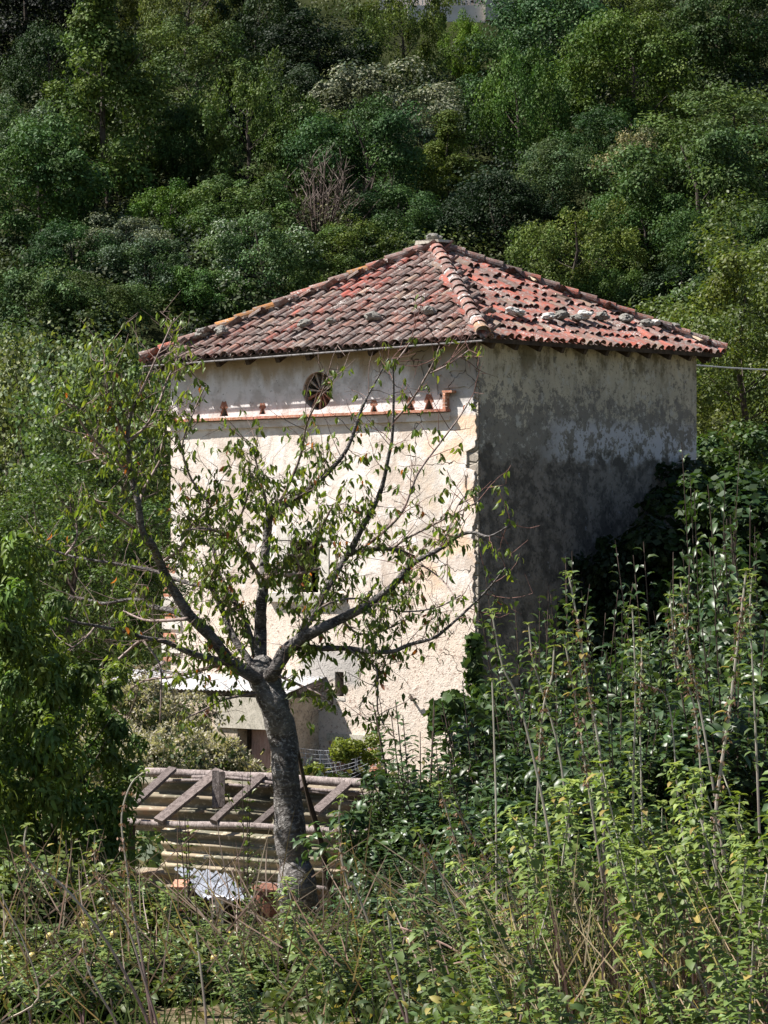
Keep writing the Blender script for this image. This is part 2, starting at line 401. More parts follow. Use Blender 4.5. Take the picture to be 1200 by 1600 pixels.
win_a, win_b = wL(456, 926), wL(500, 846)
sw_a, sw_b = wL(525, 1088), wL(539, 1050)
lw_a, lw_b = wL(536, 1215), wL(578, 1162)
ov_c = wL(498, 611); OR = .315
cut = []
for a, b_ in ((win_a, win_b), (sw_a, sw_b), (lw_a, lw_b)):
    y0, y1 = sorted((a.y, b_.y)); z0, z1 = sorted((a.z, b_.z)); cut.append(cutbox((-.5, y0, z0), (.9, y1, z1)))
m = MB(); m.tube([(-.5, ov_c.y, ov_c.z), (.9, ov_c.y, ov_c.z)], OR, 28); cut.append(m.build('cut', None, tower))
holes = [(352, 642, 1.0), (412, 641, .75), (586, 637, .8), (644, 634, .9), (672, 633, 1.15)]
for px, py, s in holes:
    p = wL(px, py); V = []
    for x in (-.3, .42):
        V += [(x, p.y - .10 * s, p.z - .09 * s), (x, p.y + .10 * s, p.z - .09 * s), (x, p.y, p.z + .13 * s)]
    m = MB(); m.add(V, [(0, 1, 2), (3, 5, 4), (0, 3, 4, 1), (1, 4, 5, 2), (2, 5, 3, 0)]); o = m.build('cut', None, tower)
    bm = bmesh.new(); bm.from_mesh(o.data); bmesh.ops.recalc_face_normals(bm, faces=bm.faces); bm.to_mesh(o.data); bm.free(); cut.append(o)

m = MB(); m.box((W / 2, W / 2, (ZE + .06 - 1.0) / 2), (W, W, ZE + .06 + 1.0)); body = m.build('wall', M_rubble, tower, colored=False)
inner = cutbox((.55, .55, -.2), (W - .55, W - .55, ZE - .05))
boolean(body, [inner] + cut)
TILT = math.radians(1.35)
for v in body.data.vertices:
    if v.co.z > ZE - .3: v.co.z += math.tan(TILT) * (v.co.x * dR.x + v.co.y * dL.x)
# plaster coats with chipped edges
def coat(name, outline, plane, th, mat, cutters):
    nn = len(outline); V = []
    for s in (0.002, -th):
        for (u, z) in outline: V.append((s, u, z) if plane == 'x' else (u, s, z))
    Fc = [tuple(range(nn)), tuple(range(nn, 2 * nn))[::-1]] + [(i, i + nn, (i + 1) % nn + nn, (i + 1) % nn) for i in range(nn)]
    o = obj(name, mesh(name, V, Fc, mat), tower)
    bm = bmesh.new(); bm.from_mesh(o.data); bmesh.ops.recalc_face_normals(bm, faces=bm.faces); bm.to_mesh(o.data); bm.free()
    boolean(o, cutters) if cutters else None
    o.data.polygons.foreach_set('use_smooth', [False] * len(o.data.polygons)); return o
def ragged(z0, z1, base, amp, step=.05, big=1.0):
    out = []; z = z0
    while z < z1:
        out.append((base + amp * abs(mnoise.noise(Vector((z * 1.3, base * 7, 5.1)))) * big + R.uniform(0, amp * .35), z)); z += R.uniform(.4, 1.4) * step
    return out
edge = [(u * 1.4 + (.17 if 5.30 < z < 5.62 else 0) + (.05 if 6.2 < z < 6.55 else 0), z) for u, z in ragged(-.9, ZE, 0.0, .09)]
chips = []
def chip(cy, cz, ry, rz):
    k = 14; V = []; rr = [R.uniform(.6, 1.15) for _ in range(k)]
    for x in (-.2, .0035 - .012):
        for i in range(k):
            a = 2 * PI * i / k; V.append((x, cy + ry * rr[i] * math.cos(a), cz + rz * rr[i] * math.sin(a)))
    m = MB(); m.add(V, [tuple(range(k)), tuple(range(k, 2 * k))[::-1]] + [(i, (i + 1) % k, (i + 1) % k + k, i + k) for i in range(k)])
    o = m.build('cut', None, tower, colored=False)
    bm = bmesh.new(); bm.from_mesh(o.data); bmesh.ops.recalc_face_normals(bm, faces=bm.faces); bm.to_mesh(o.data); bm.free(); chips.append(o)
for px, py, ry, rz in ((727, 560, .26, .13), (690, 600, .09, .22), (664, 572, .07, .20), (712, 612, .30, .10), (716, 585, .16, .07), (642, 1012, .03, .07), (731, 755, .05, .16)):
    p = wL(px, py); chip(p.y, p.z, ry, rz)
plL = coat('plaster_coat', edge + [(W + .002, ZE + .03 + math.tan(TILT) * W * dL.x), (W + .002, -.9)], 'x', .03, M_plasterL, cut + chips)
edgeR = ragged(-.9, ZE, 0.012, .05)
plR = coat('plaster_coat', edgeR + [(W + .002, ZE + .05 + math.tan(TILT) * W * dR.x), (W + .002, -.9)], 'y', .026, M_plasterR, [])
for o in cut + chips + [inner]: bpy.data.objects.remove(o)

# window: dressed stone surround, sill, lintel and a brown inner shutter
win = obj('window_frame', None, tower)
def wbox(mb, x0, x1, a, b_): mb.box(((x0 + x1) / 2, (a.y + b_.y) / 2, (a.z + b_.z) / 2), (abs(x1 - x0), abs(b_.y - a.y), abs(b_.z - a.z)), jit=.006)
def part(name, mat, parent, fn, **kw):
    m = MB(); fn(m); return m.build(name, mat, parent, **kw)
bpy.data.objects.remove(win)
win = part('window', M_winstone, tower, lambda m: wbox(m, -.055, .12, wL(435, 844), wL(519, 819)))
for a, b_ in ((wL(435, 926), wL(456, 884)), (wL(435, 883.5), wL(456, 845)), (wL(500.5, 926), wL(516, 845))):
    part('jamb_stone', M_winstone, win, lambda m: wbox(m, -.045, .12, a, b_))
part('sill', M_winstone, win, lambda m: wbox(m, -.12, .14, wL(424, 940), wL(539, 927)))
part('shutter', M_darkwood, win, lambda m: m.box((.30, win_a.y - .02, (win_a.z + win_b.z) / 2), (.42, .03, win_b.z - win_a.z - .03)))
# oval window with radiating tile louvres
rw = part('round_window', M_brick, tower, lambda m: m.tube([(.10, ov_c.y, ov_c.z), (.20, ov_c.y, ov_c.z)], .04, 12))
for k in range(12):
    a = 2 * PI * k / 12 + .12; ca, sa = math.cos(a), math.sin(a); m = MB(); m.c = (.75, .7, .7) if math.sin(a) < -.2 else (.75, 1.25, 1.6)
    t = Vector((0, -sa, ca)); e = Vector((0, ca, sa)); w1, w2 = .008, .024; V = []
    for x, sh in ((.07, 1.0), (.19, .35)):
        for rr, w_ in ((.045, w1), (.31, w2)):
            cpt = Vector((x, ov_c.y, ov_c.z)) + e * rr
            V += [cpt + t * w_ * sh, cpt - t * w_ * sh]
    m.add(V, [(0, 1, 3, 2), (4, 6, 7, 5), (0, 2, 6, 4), (1, 5, 7, 3), (0, 4, 5, 1), (2, 3, 7, 6)]); m.build('louvre_slat', M_brick, rw)
# small slit window beside the shed
part('small_window', M_winstone, tower, lambda m: (wbox(m, -.035, .10, wL(521, 1094), wL(541, 1089)), wbox(m, -.02, .10, wL(519, 1088), wL(524.7, 1050)), wbox(m, -.033, .02, wL(539.5, 1088), wL(541.5, 1048))))
# lower window by the ground: lintel slab, brick jambs
lw = part('low_window', M_concrete, tower, lambda m: wbox(m, -.10, .12, wL(516, 1157), wL(584, 1149)))
p0 = wL(578, 1215); n_ = 0
for i in range(7):
    for j in range(1 + i % 2):
        m = MB(); m.c = (1 * R.uniform(.8, 1.15),) * 3
        hh = .062; wd = .24 if i % 2 == 0 else .115
        yy = p0.y - (wd / 2 + j * .125 + .004); m.box((-.012, yy, p0.z + .03 + i * .072), (.10, wd, hh), jit=.004); m.build('brick', M_brick, lw)
p0 = wL(536, 1215)
for i in range(7):
    m = MB(); m.c = (R.uniform(.7, 1.0),) * 3; m.box((-.012, p0.y + .09, p0.z + .03 + i * .072), (.10, .16 + .06 * (i % 2), .062), jit=.004); m.build('brick', M_brick, lw)
part('shutter', M_darkwood, lw, lambda m: m.box((.2, (lw_a.y + lw_b.y) / 2, (lw_a.z + lw_b.z) / 2 - .1), (.04, abs(lw_a.y - lw_b.y) - .06, abs(lw_a.z - lw_b.z))))
# pigeon ledge: a course of clay bricks on a plaster cove, turned up at its near end
la, lb = wL(706, 641), wL(266, 659)
ledge = part('pigeon_ledge', M_plasterL, tower, lambda m: m.bar((-.05, la.y, la.z - .10), (-.05, lb.y, lb.z - .10), .06, .12))
L_ = lb - la; nb = 24
for i in range(nb):
    m = MB(); q = R.uniform(.75, 1.15); m.c = (q, q * R.uniform(.9, 1.05), q)
    a = la + L_ * (i / nb); b_ = la + L_ * ((i + .965) / nb); a.x = b_.x = -.085 + R.uniform(-.008, .008)
    m.bar(a + Vector((0, 0, R.uniform(-.006, .006))), b_, .15, .042); m.build('brick', M_brick, ledge)
for i in range(5):
    m = MB(); q = R.uniform(.8, 1.1); m.c = (q, q, q); p = wL(702, 638 - i * 5.4); m.box((-.08, p.y, p.z), (.13, .05, .048), jit=.003); m.build('brick', M_brick, ledge)
p = wL(706, 612); part('brick', M_brick, ledge, lambda m: m.box((-.07, p.y, p.z), (.13, .19, .035), jit=.004))
for px, py, s in holes:
    p = wL(px, py)
    for sg in (-1, 1):
        m = MB(); m.c = (.6, .6, .62)
        m.bar((-.015, p.y + sg * .125 * s, p.z - .10 * s), (-.03, p.y + sg * .008, p.z + .15 * s), .07, .014, up=Vector((-1, 0, 0)))
        m.build('pigeon_tile', M_brick, ledge)
# quoins at the far left edge where the plaster has gone
for i, (py, k) in enumerate([(872, 0), (884, 1), (893, 1), (903, 0), (921, 1), (930, 1), (940, 0), (958, 1), (966, 1), (976, 0), (992, 1), (1002, 1), (1013, 0), (1030, 1)]):
    m = MB(); q = R.uniform(.8, 1.1); m.c = (q, q, q); z = wL(262, py).z
    if k: m.box((.02, W + .02, z), (.16, .26, .062), jit=.006); m.build('brick', M_brick, tower)
    else: m.box((.03, W - .02, z), (.18, .42, .16), jit=.012); m.build('quoin_stone', M_winstone, tower)

# ---- roof
RISE = 1.90
SL = RISE / HALF
rc = Vector((W / 2, W / 2, 0))
def roofz(s): return ZE + s * SL          # s = plan distance in from the eave edge
m = MB(); hw = HALF - .04
V = [rc + Vector((a * hw, b_ * hw, ZE - .055)) for a, b_ in ((-1, -1), (1, -1), (1, 1), (-1, 1))] + [rc + Vector((0, 0, ZE - .055 + hw * SL))]
V += [rc + Vector((a * hw, b_ * hw, ZE - .09)) for a, b_ in ((-1, -1), (1, -1), (1, 1), (-1, 1))] + [rc + Vector((0, 0, ZE - .09 + hw * SL))]
m.add(V, [(0, 1, 4), (1, 2, 4), (2, 3, 4), (3, 0, 4), (6, 5, 9), (7, 6, 9), (8, 7, 9), (5, 8, 9), (0, 5, 6, 1), (1, 6, 7, 2), (2, 7, 8, 3), (3, 8, 5, 0)])
roof = m.build('roof', M_darkwood, tower)
for face in range(4):
    for k in range(11):
        u = -HALF + .35 + k * (2 * HALF - .7) / 10; M4 = Matrix.Rotation(face * PI / 2, 3, 'Z')
        mm = MB(); a = M4 @ Vector((u, -HALF + .06, ZE - .145)); b_ = M4 @ Vector((u, -HALF + .95, ZE - .145 + .89 * SL))
        if abs(u) > HALF - .6: b_ = M4 @ Vector((u, -HALF + .5, ZE - .145 + .44 * SL))
        mm.bar(rc + a, rc + b_, .085, .105); mm.build('rafter_tail', M_darkwood, roof)
for face in (0, 3):
    M4 = Matrix.Rotation(-face * PI / 2 if face else 0, 3, 'Z')
    M4 = Matrix.Rotation(0 if face == 0 else -PI / 2, 3, 'Z')
    part('fascia_board', M_darkwood, roof, lambda m: m.bar(rc + M4 @ Vector((-HALF + .05, -HALF + .02, ZE - .07)), rc + M4 @ Vector((HALF - .05, -HALF + .02, ZE - .07)), .025, .07))
# gutter along the sunny eave
part('gutter', M_darkgalv, roof, lambda m: m.tube([rc + Vector((-HALF - .03, -HALF - .03, ZE - .085)), rc + Vector((-HALF - .03, HALF, ZE - .10))], .016, 8))

def tileV(L=.44, r0=.092, r1=.070, th=.012, n_=6, seed=0):
    rr = random.Random(seed); V = []; Fc = []
    for (y, r) in ((0, r0), (L, r1)):
        for sh in (0, th):
            for k in range(n_ + 1):
                a = PI * k / n_ * .98 + .03; q = r - sh; V.append((q * math.cos(a) * (1 + rr.uniform(-.03, .03)), y + (rr.uniform(-.012, .012) if y == 0 and sh == 0 else 0), q * math.sin(a) * .92))
    q = n_ + 1
    for k in range(n_):
        Fc.append((k, k + 1, 2 * q + k + 1, 2 * q + k)); Fc.append((q + k + 1, q + k, 3 * q + k, 3 * q + k + 1)); Fc.append((k + 1, k, q + k, q + k + 1))
    return V, Fc
TC = [(.36, .10, .065), (.40, .13, .085), (.30, .12, .085), (.24, .13, .10), (.27, .16, .13), (.20, .12, .095), (.33, .16, .11), (.46, .12, .075), (.17, .12, .10), (.36, .25, .17)]
tvars = []
for s in range(14):
    V, Fc = tileV(L=.44 + .02 * math.sin(s * 3), seed=s); tvars.append((V, Fc, mesh('roof_tile', V, Fc, M_tile, (1, 1, 1))))
stuffV, stuffF, stuffC = [], [], []
def addstuff(V, Fc, M4, col):
    n0 = len(stuffV); stuffV.extend([tuple(M4 @ Vector(v)) for v in V]); stuffF.extend([tuple(i + n0 for i in f) for f in Fc]); stuffC.extend([col] * len(V))
slope = math.atan(SL); NCOL = 36; pitch = 2 * HALF / NCOL; ROWP = .345 * math.cos(slope)
tiles = []
for face in range(4):                       # 0 = shaded front right face, 3 = sunny front left face
    Mf = Matrix.Translation(rc) @ Matrix.Rotation(-PI / 2 if face == 3 else face * PI / 2, 4, 'Z')
    for cidx in range(NCOL):
        u = -HALF + (cidx + .5) * pitch; smax = HALF - abs(u); nrow = int(smax / ROWP) + 1
        for r_ in range(nrow):
            s = r_ * ROWP - (.035 if r_ == 0 else 0)
            if s > smax - .05 and r_ > 0: continue
            jx = R.gauss(0, .009); jy = R.gauss(0, .018) if r_ else R.gauss(0, .008); yaw = R.gauss(0, .035)
            if face == 0: yaw *= 1.5; jy *= 1.4
            tilt = slope - .055 + R.gauss(0, .012)
            h = .008 + (R.random() ** 3) * .03
            if face == 0:
                w_ = math.exp(-((u + .6) ** 2 / 1.4 + (s - 2.1) ** 2 / .9)); yaw += R.gauss(0, .10) * w_; h += R.uniform(0, .05) * w_; jy += R.gauss(0, .05) * w_
            loc = Vector((u + jx, -HALF + s + jy, roofz(s + jy) - .035 + h))
            if face == 0 and r_ and R.random() < .06: yaw += R.uniform(-.25, .25); h += .03; loc.z += .03
            M4 = Mf @ Matrix.Translation(loc) @ Matrix.Rotation(yaw, 4, 'Z') @ Matrix.Rotation(tilt, 4, 'X')
            if face == 0:
                base = R.choices(TC, [7, 6, 3, 2, 2, 2, 2, 9, 1, 2])[0]
            else:
                base = R.choices(TC, [1, .8, 3, 6, 5, 7, 3, .7, 7, 2])[0]
                if face == 3 and s > 1.7 and u < -0.0 and R.random() < .35: base = (.44, .12, .085)
            wn_ = .5 + .5 * mnoise.noise(Vector((u * .55 + face * 9, s * .8, 4.2))); gb = (.19, .125, .10)
            mxk = min(1, max(0, (wn_ - .25) * 1.6 + R.gauss(0, .18))) * (.75 if face == 3 else .5); base = tuple(base[j] * (1 - mxk) + gb[j] * mxk for j in range(3))
            q = R.uniform(.8, 1.2); col = (base[0] * q, base[1] * q, base[2] * q)
            wp = TL(M4 @ Vector((0, .2, .08)))
            tiles.append((face, -(wp - Vector((0, 0, EYE))).length if face in (0, 3) else -999, M4, col, R.randrange(14)))
            # channel tile beside it (concave up)
            if r_ < nrow:
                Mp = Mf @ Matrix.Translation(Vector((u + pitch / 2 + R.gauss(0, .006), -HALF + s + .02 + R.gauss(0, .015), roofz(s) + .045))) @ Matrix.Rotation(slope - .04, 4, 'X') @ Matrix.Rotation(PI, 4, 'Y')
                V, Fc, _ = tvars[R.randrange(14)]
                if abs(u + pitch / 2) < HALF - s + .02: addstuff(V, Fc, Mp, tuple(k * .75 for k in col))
tiles.sort(key=lambda t: -t[1])
for i, (face, d, M4, col, v) in enumerate(tiles):
    if i < 300:
        o = obj('roof_tile', tvars[v][2], roof); o.matrix_local = M4; o.color = (*col, 1)
    else: addstuff(tvars[v][0], tvars[v][1], M4, col)
me = mesh('tile_field', stuffV, stuffF, M_tile, np.array(stuffC, np.float32)); o = obj('tile_field', me, roof); tag(o, kind='stuff')
# hip ridges: big tiles bedded in mortar
Vh, Fh = tileV(.46, .125, .10, .015, 7, 3); hipme = mesh('hip_tile', Vh, Fh, M_tile, (1, 1, 1))
M_mortar = simplemat('lime_mortar', [(.38, .35, .33), (.56, .53, .51), (.20, .18, .17)], 14, .95, .8, .02)
hl_ = math.hypot(HALF * math.sqrt(2), RISE); hs = math.atan(RISE / (HALF * math.sqrt(2)))
for hip in range(4):
    ang = hip * PI / 2
    Mh = Matrix.Translation(rc) @ Matrix.Rotation(ang, 4, 'Z')     # hip 0 climbs from corner (-,-)
    nh = 15; dirv = Vector((1, 1, 0)).normalized()
    for k in range(nh):
        s = -.03 + k * (HALF * math.sqrt(2) - .15) / nh
        loc = Vector((-HALF, -HALF, 0)) + dirv * s + Vector((0, 0, ZE + s / math.sqrt(2) * SL + .045 + .012 * R.random()))
        M4 = Mh @ Matrix.Translation(loc) @ Matrix.Rotation(-PI / 4 + R.gauss(0, .03), 4, 'Z') @ Matrix.Rotation(hs - .04, 4, 'X')
        o = obj('hip_tile', hipme, roof); o.matrix_local = M4
        q = R.uniform(.8, 1.2); base = R.choice(TC[1:7])
        if hip == 3 and k in (4, 5, 6, 11): base = (.42, .19, .05)
        if hip == 0 and k == 0: base = (.48, .30, .16)
        o.color = (base[0] * q, base[1] * q, base[2] * q, 1)
    # mortar bed
    m = MB(); pts = []
    for k in range(60):
        s = .12 + k * (HALF * math.sqrt(2) - .3) / 59
        pts.append(Mh @ (Vector((-HALF, -HALF, 0)) + dirv * s + Vector((0, 0, ZE + s / math.sqrt(2) * SL + .015))))
    m.tube(pts, [(.105 if hip in (0,) else .085) + R.uniform(-.02, .03) for _ in pts], 8, wob=.18); m.build('mortar_bed', M_mortar, roof)
ap = rc + Vector((0, 0, ZE + RISE + .07))
part('cap_slab', M_concrete, roof, lambda m: m.box(ap, (.42, .5, .05), jit=.015))
m = MB(); bm = bmesh.new(); bmesh.ops.create_icosphere(bm, subdivisions=2, radius=1)
def rockme(seed, flat=.7, white=0):
    rr = random.Random(seed); bm = bmesh.new(); bmesh.ops.create_icosphere(bm, subdivisions=3, radius=1)
    for v in bm.verts:
        nz = mnoise.noise(v.co * 1.3 + Vector((seed * 7.7, 0, 0))) * .45 + mnoise.noise(v.co * 4 + Vector((seed, 3, 0))) * .22
        v.co *= (1 + nz); v.co.z *= flat; v.co.x *= 1 + .3 * rr.random()
    me = bpy.data.meshes.new('stone'); bm.to_mesh(me); bm.free(); me.materials.append(M_stone)
    q = (1.9, 1.9, 1.9) if white else (.75, .73, .7)
    a = me.color_attributes.new('Col', 'FLOAT_COLOR', 'POINT'); arr = np.ones((len(me.vertices), 4), np.float32)
    arr[:, :3] = q; a.data.foreach_set('color', arr.ravel())
    return me
o = obj('cap_stone', rockme(50, .6), roof, ap + Vector((0, 0, .085)), scale=.13)
ax_ = RI @ Vector((0, 1, 0)); pv = Vector((-OV, -OV, ZE)); MT = Matrix.Translation(pv) @ Matrix.Rotation(-TILT, 4, ax_) @ Matrix.Translation(-pv)
roof.matrix_local = MT
# stray boards lying on the shaded slope
def onR(px, py, h=0.0):     # photo pixel -> point on the front right roof plane
    d = ray(px, py); nrm = Vector((0, -SL, 1)); q0 = Vector((0, -OV, ZE + h)); nrm = MT.to_3x3() @ nrm; q0 = MT @ q0; t = nrm.dot(q0 - EL) / nrm.dot(d); return EL + d * t
def onLf(px, py, h=0.0):
    d = ray(px, py); nrm = Vector((-SL, 0, 1)); q0 = Vector((-OV, 0, ZE + h)); nrm = MT.to_3x3() @ nrm; q0 = MT @ q0; t = nrm.dot(q0 - EL) / nrm.dot(d); return EL + d * t
M_board = simplemat('bare_pale_board', [(.60, .46, .32), (.72, .58, .42)], 6, .7, .2, .003, (4, 1, 4))
for a, b_, w_, lab in (((812, 423), (838, 438), .10, 'wide bare wooden board lying high on the right slope of the tiled roof'), ((868, 459), (893, 468), .045, 'thin bare wooden batten on the middle of the right roof slope'),
                 ((1072, 519), (1096, 532), .09, 'short pale board by the far right eave of the tiled roof')):
    m = MB(); A = onR(*a, .10); B = onR(*b_, .10); m.bar(TL(A) - TL(A), TL(B) - TL(A), w_, .025, up=Vector((0, 0, 1))); o = m.build('board', M_board); o.location = TL(A); tag(o, lab, 'board')
stones = [(800, 486, .12, 1, 'white rough stone on the right roof slope nearest the front hip'), (812, 489, .09, 1, 'smaller white stone touching the white stone nearest the front hip'), (766, 485, .07, 0, 'small grey stone beside the front hip tiles on the right slope'),
          (856, 494, .11, 1, 'white flaky stone between two grey stones on the right roof slope'), (876, 492, .11, 0, 'round grey stone left of the biggest white stone on the right slope'),
          (913, 493, .13, 1, 'biggest white topped stone in the middle of the right roof slope'), (901, 497, .09, 0, 'dark grey stone leaning on the biggest white topped stone'), (941, 494, .10, 0, 'grey stone right of the biggest white topped stone'),
          (978, 497, .11, 0, 'mossy brown stone low on the right roof slope'), (1012, 505, .10, 0, 'grey stone left of the last pale stone near the right eave'), (1024, 504, .09, 1, 'pale stone nearest the far right corner of the roof'), (1052, 510, .09, 0, 'last dark stone towards the right corner of the roof'),
          (476, 505, .11, 0, 'dark round stone in the middle of the left roof slope'), (517, 501, .07, 0, 'small dark stone right of the dark round stone on the left slope'), (583, 494, .11, 0, 'flat pale grey stone on the left roof slope'), (670, 485, .10, 0, 'rounded grey stone on the left slope near the front hip'),
          (316, 520, .12, 0, 'blackish stone at the lower left end of the left roof slope'), (346, 517, .12, 0, 'grey stone beside the blackish stone on the left roof slope')]
rocks = [rockme(i, .7, 0) for i in range(4)]; wrocks = [rockme(10 + i, .6, 1) for i in range(3)]
for i, (px, py, r_, wh, lab) in enumerate(stones):
    p = (onR if px > 752 else onLf)(px, py, .12); o = obj('roof_stone', (wrocks[i % 3] if wh else rocks[i % 4]), None, TL(p), (0, 0, R.uniform(0, 6)), r_)
    tag(o, lab, 'stone', 'stones weighing down the roof tiles')

# white box sticking out beyond the far left edge, wooden bracket lower down
m = MB(); m.box((0, 0, 0), (.30, .34, .05), Matrix.Rotation(-.35, 3, 'Y') @ Matrix.Rotation(.2, 3, 'X')); m.box((0, 0, -.09), (.2, .2, .12)); o = m.build('lamp_housing', M_sheet, tower); o.location = wL(238, 866, .05); o.rotation_euler = (0, 0, .5)
part('bracket_beam', M_wood, tower, lambda m: (m.bar(wL(232, 1052, .0), wL(282, 1056, .25), .09, .09), m.bar(wL(234, 1050, .0), wL(256, 1034, .2), .05, .05)))
# iron tie on the wall
part('iron_tie', M_darkwood, tower, lambda m: (m.tube([wL(641, 1086, .02), wL(643, 1094, .12), wL(650, 1092, .12)], .022, 6), m.tube([wL(672, 572, .0), wL(672, 572, .08)], .035, 8)))

# ------------------------------------------------------------------ foliage tools (numpy)
def unit(a): return a / np.maximum(np.linalg.norm(a, axis=1, keepdims=True), 1e-6)
def rnd(n): return unit(NR.normal(size=(n, 3)))
SHAPES = {
 # verts (along, across, up) and triangles
 'quad': (np.array([[0, 0, 0], [.5, .5, .0], [1, 0, -.05], [.5, -.5, .0]]), [(0, 1, 2), (0, 2, 3)]),
 'leaf': (np.array([[0, 0, 0], [.3, .42, .10], [.3, -.42, .10], [.35, 0, 0], [.7, .34, -.02], [.7, -.34, -.02], [.72, 0, -.10], [1, 0, -.30]]),
          [(0, 3, 1), (0, 2, 3), (1, 3, 6), (1, 6, 4), (2, 5, 6), (2, 6, 3), (4, 6, 7), (5, 7, 6)]),
 'lobed': (np.array([[0, 0, 0], [.15, .5, .05], [.45, .28, .03], [.62, .55, 0], [1, 0, -.15], [.62, -.55, 0], [.45, -.28, .03], [.15, -.5, .05], [.5, 0, -.04]]),
          [(0, 8, 1), (1, 8, 2), (2, 8, 3), (3, 8, 4), (4, 8, 5), (5, 8, 6), (6, 8, 7), (7, 8, 0)]),
 'blade': (np.array([[0, .5, 0], [0, -.5, 0], [.55, .35, 0], [.55, -.35, 0], [1, 0, -.08]]), [(0, 1, 3), (0, 3, 2), (2, 3, 4)]),
}
def leaves(pos, dire, nrm, size, wid, shape, col, name='foliage', mat=None):
    """one mesh of many leaves: pos, dire (towards the tip), nrm, size, width ratio, colour"""
    T, tri = SHAPES[shape]; n_ = len(pos); k = len(T); tri = np.array(tri)
    d = unit(dire); s = unit(np.cross(d, nrm)); u = np.cross(s, d)
    size = np.broadcast_to(np.asarray(size, float), (n_,)); wid = np.broadcast_to(np.asarray(wid, float), (n_,))
    V = pos[:, None, :] + (T[None, :, 0:1] * d[:, None] + T[None, :, 1:2] * wid[:, None, None] * s[:, None] + T[None, :, 2:3] * u[:, None]) * size[:, None, None]
    Tt = (tri[None] + (np.arange(n_) * k)[:, None, None]).reshape(-1, 3)
    c = np.repeat(np.asarray(col, np.float32).reshape(-1, 3) if np.ndim(col) > 1 else np.tile(col, (n_, 1)), k, axis=0)
    if mat is None: return V.reshape(-1, 3), Tt, c
    return npmesh(name, V.reshape(-1, 3), Tt, mat, c)
def cols(n_, base, vb=.25, hue=.12, mixc=None, pm=0.0):
    b_ = np.array(base)[None] * (1 + NR.uniform(-vb, vb, (n_, 1))) * (1 + NR.uniform(-hue, hue, (n_, 3)) * np.array([1, .4, 1]))
    if mixc is not None:
        k = NR.random(n_) < pm; b_[k] = np.array(mixc)[None] * (1 + NR.uniform(-vb, vb, (k.sum(), 1)))
    return np.clip(b_, .004, 1)
def merge(parts_, name, mat):
    V = []; T = []; Cc = []; o = 0
    for v, t, c in parts_: V.append(v); T.append(t + o); Cc.append(c); o += len(v)
    return npmesh(name, np.vstack(V), np.vstack(T), mat, np.vstack(Cc))

def crown(nb, per, rx, rz, cz, leaf, base, shape='round', br=(.16, .30), pale=None, palep=0.0, droop=0.0, wid=.6, lshape='quad', hue=.14, up=.35, tip=None):
    """leafy crown made of leaf clumps spread through a rounded, conical or upright volume"""
    out = []
    for i in range(nb):
        while True:
            p = NR.uniform(-1, 1, 3)
            if np.linalg.norm(p) <= 1: break
        if NR.random() < .75: p = p / np.linalg.norm(p) * NR.uniform(.62, 1.0)
        if shape == 'cone':
            t = (p[2] + 1) / 2; p[0] *= (1.05 - t); p[1] *= (1.05 - t)
        if shape == 'upright':
            t = (p[2] + 1) / 2; k = .75 + .35 * math.sin(t * 3); p[0] *= k; p[1] *= k
        p = p * NR.uniform(.85, 1.18)
        c = np.array([p[0] * rx, p[1] * rx, cz + p[2] * rz])
        r = NR.uniform(*br) * rx * NR.choice([.7, 1, 1.15])
        n_ = int(per * NR.uniform(.7, 1.3)); d = rnd(n_); d[:, 2] = np.abs(d[:, 2]) * NR.choice([1, 1, 1, -1], n_)
        el = np.array([1, 1, .8 if shape != 'upright' else 1.7])
        pos = c + d * (r * NR.uniform(.55, 1.08, (n_, 1))) * el
        nrm = unit(d * .7 + rnd(n_) * .6 + np.array([0, 0, up]))
        dr = unit(np.cross(nrm, rnd(n_)) + np.array([0, 0, -droop]) + (np.array([0, 0, .8]) if shape == 'upright' else 0))
        b_ = np.array(base) * NR.uniform(.72, 1.30)
        b_ = b_ * (1 + NR.uniform(-hue, hue) * np.array([1, .2, -1]))
        isp = pale is not None and NR.random() < palep and p[2] > -.3
        col = cols(n_, b_, .28, .10, pale, .45 if isp else .0)
        if tip is not None:
            k = (d[:, 2] > .6) & (NR.random(n_) < .4); col[k] = np.array(tip) * NR.uniform(.8, 1.2, (k.sum(), 1))
        out.append(leaves(pos, dr, nrm, leaf * NR.uniform(.6, 1.35, n_), wid, lshape, col))
    return out

def limbs(mb, base, top, nl, spread, r0, seed=0):
    rr = random.Random(seed)
    mid = [Vector(base).lerp(Vector(top), t) + Vector((rr.uniform(-.1, .1), rr.uniform(-.1, .1), 0)) * spread * t for t in (0, .25, .5, .75, 1)]
    mb.tube(mid, [r0, r0 * .8, r0 * .6, r0 * .4, r0 * .15], 7)
    for i in range(nl):
        t = rr.uniform(.25, .85); a = Vector(base).lerp(Vector(top), t); ang = rr.uniform(0, 6.28); L = spread * rr.uniform(.5, .95) * (1.15 - t * .6)
        e = a + Vector((math.cos(ang) * L, math.sin(ang) * L, L * rr.uniform(.4, 1.0)))
        mb.tube([a, a.lerp(e, .5) + Vector((0, 0, -.06 * L)), e], [r0 * .4 * (1.1 - t), r0 * .25 * (1.1 - t), r0 * .06], 5)

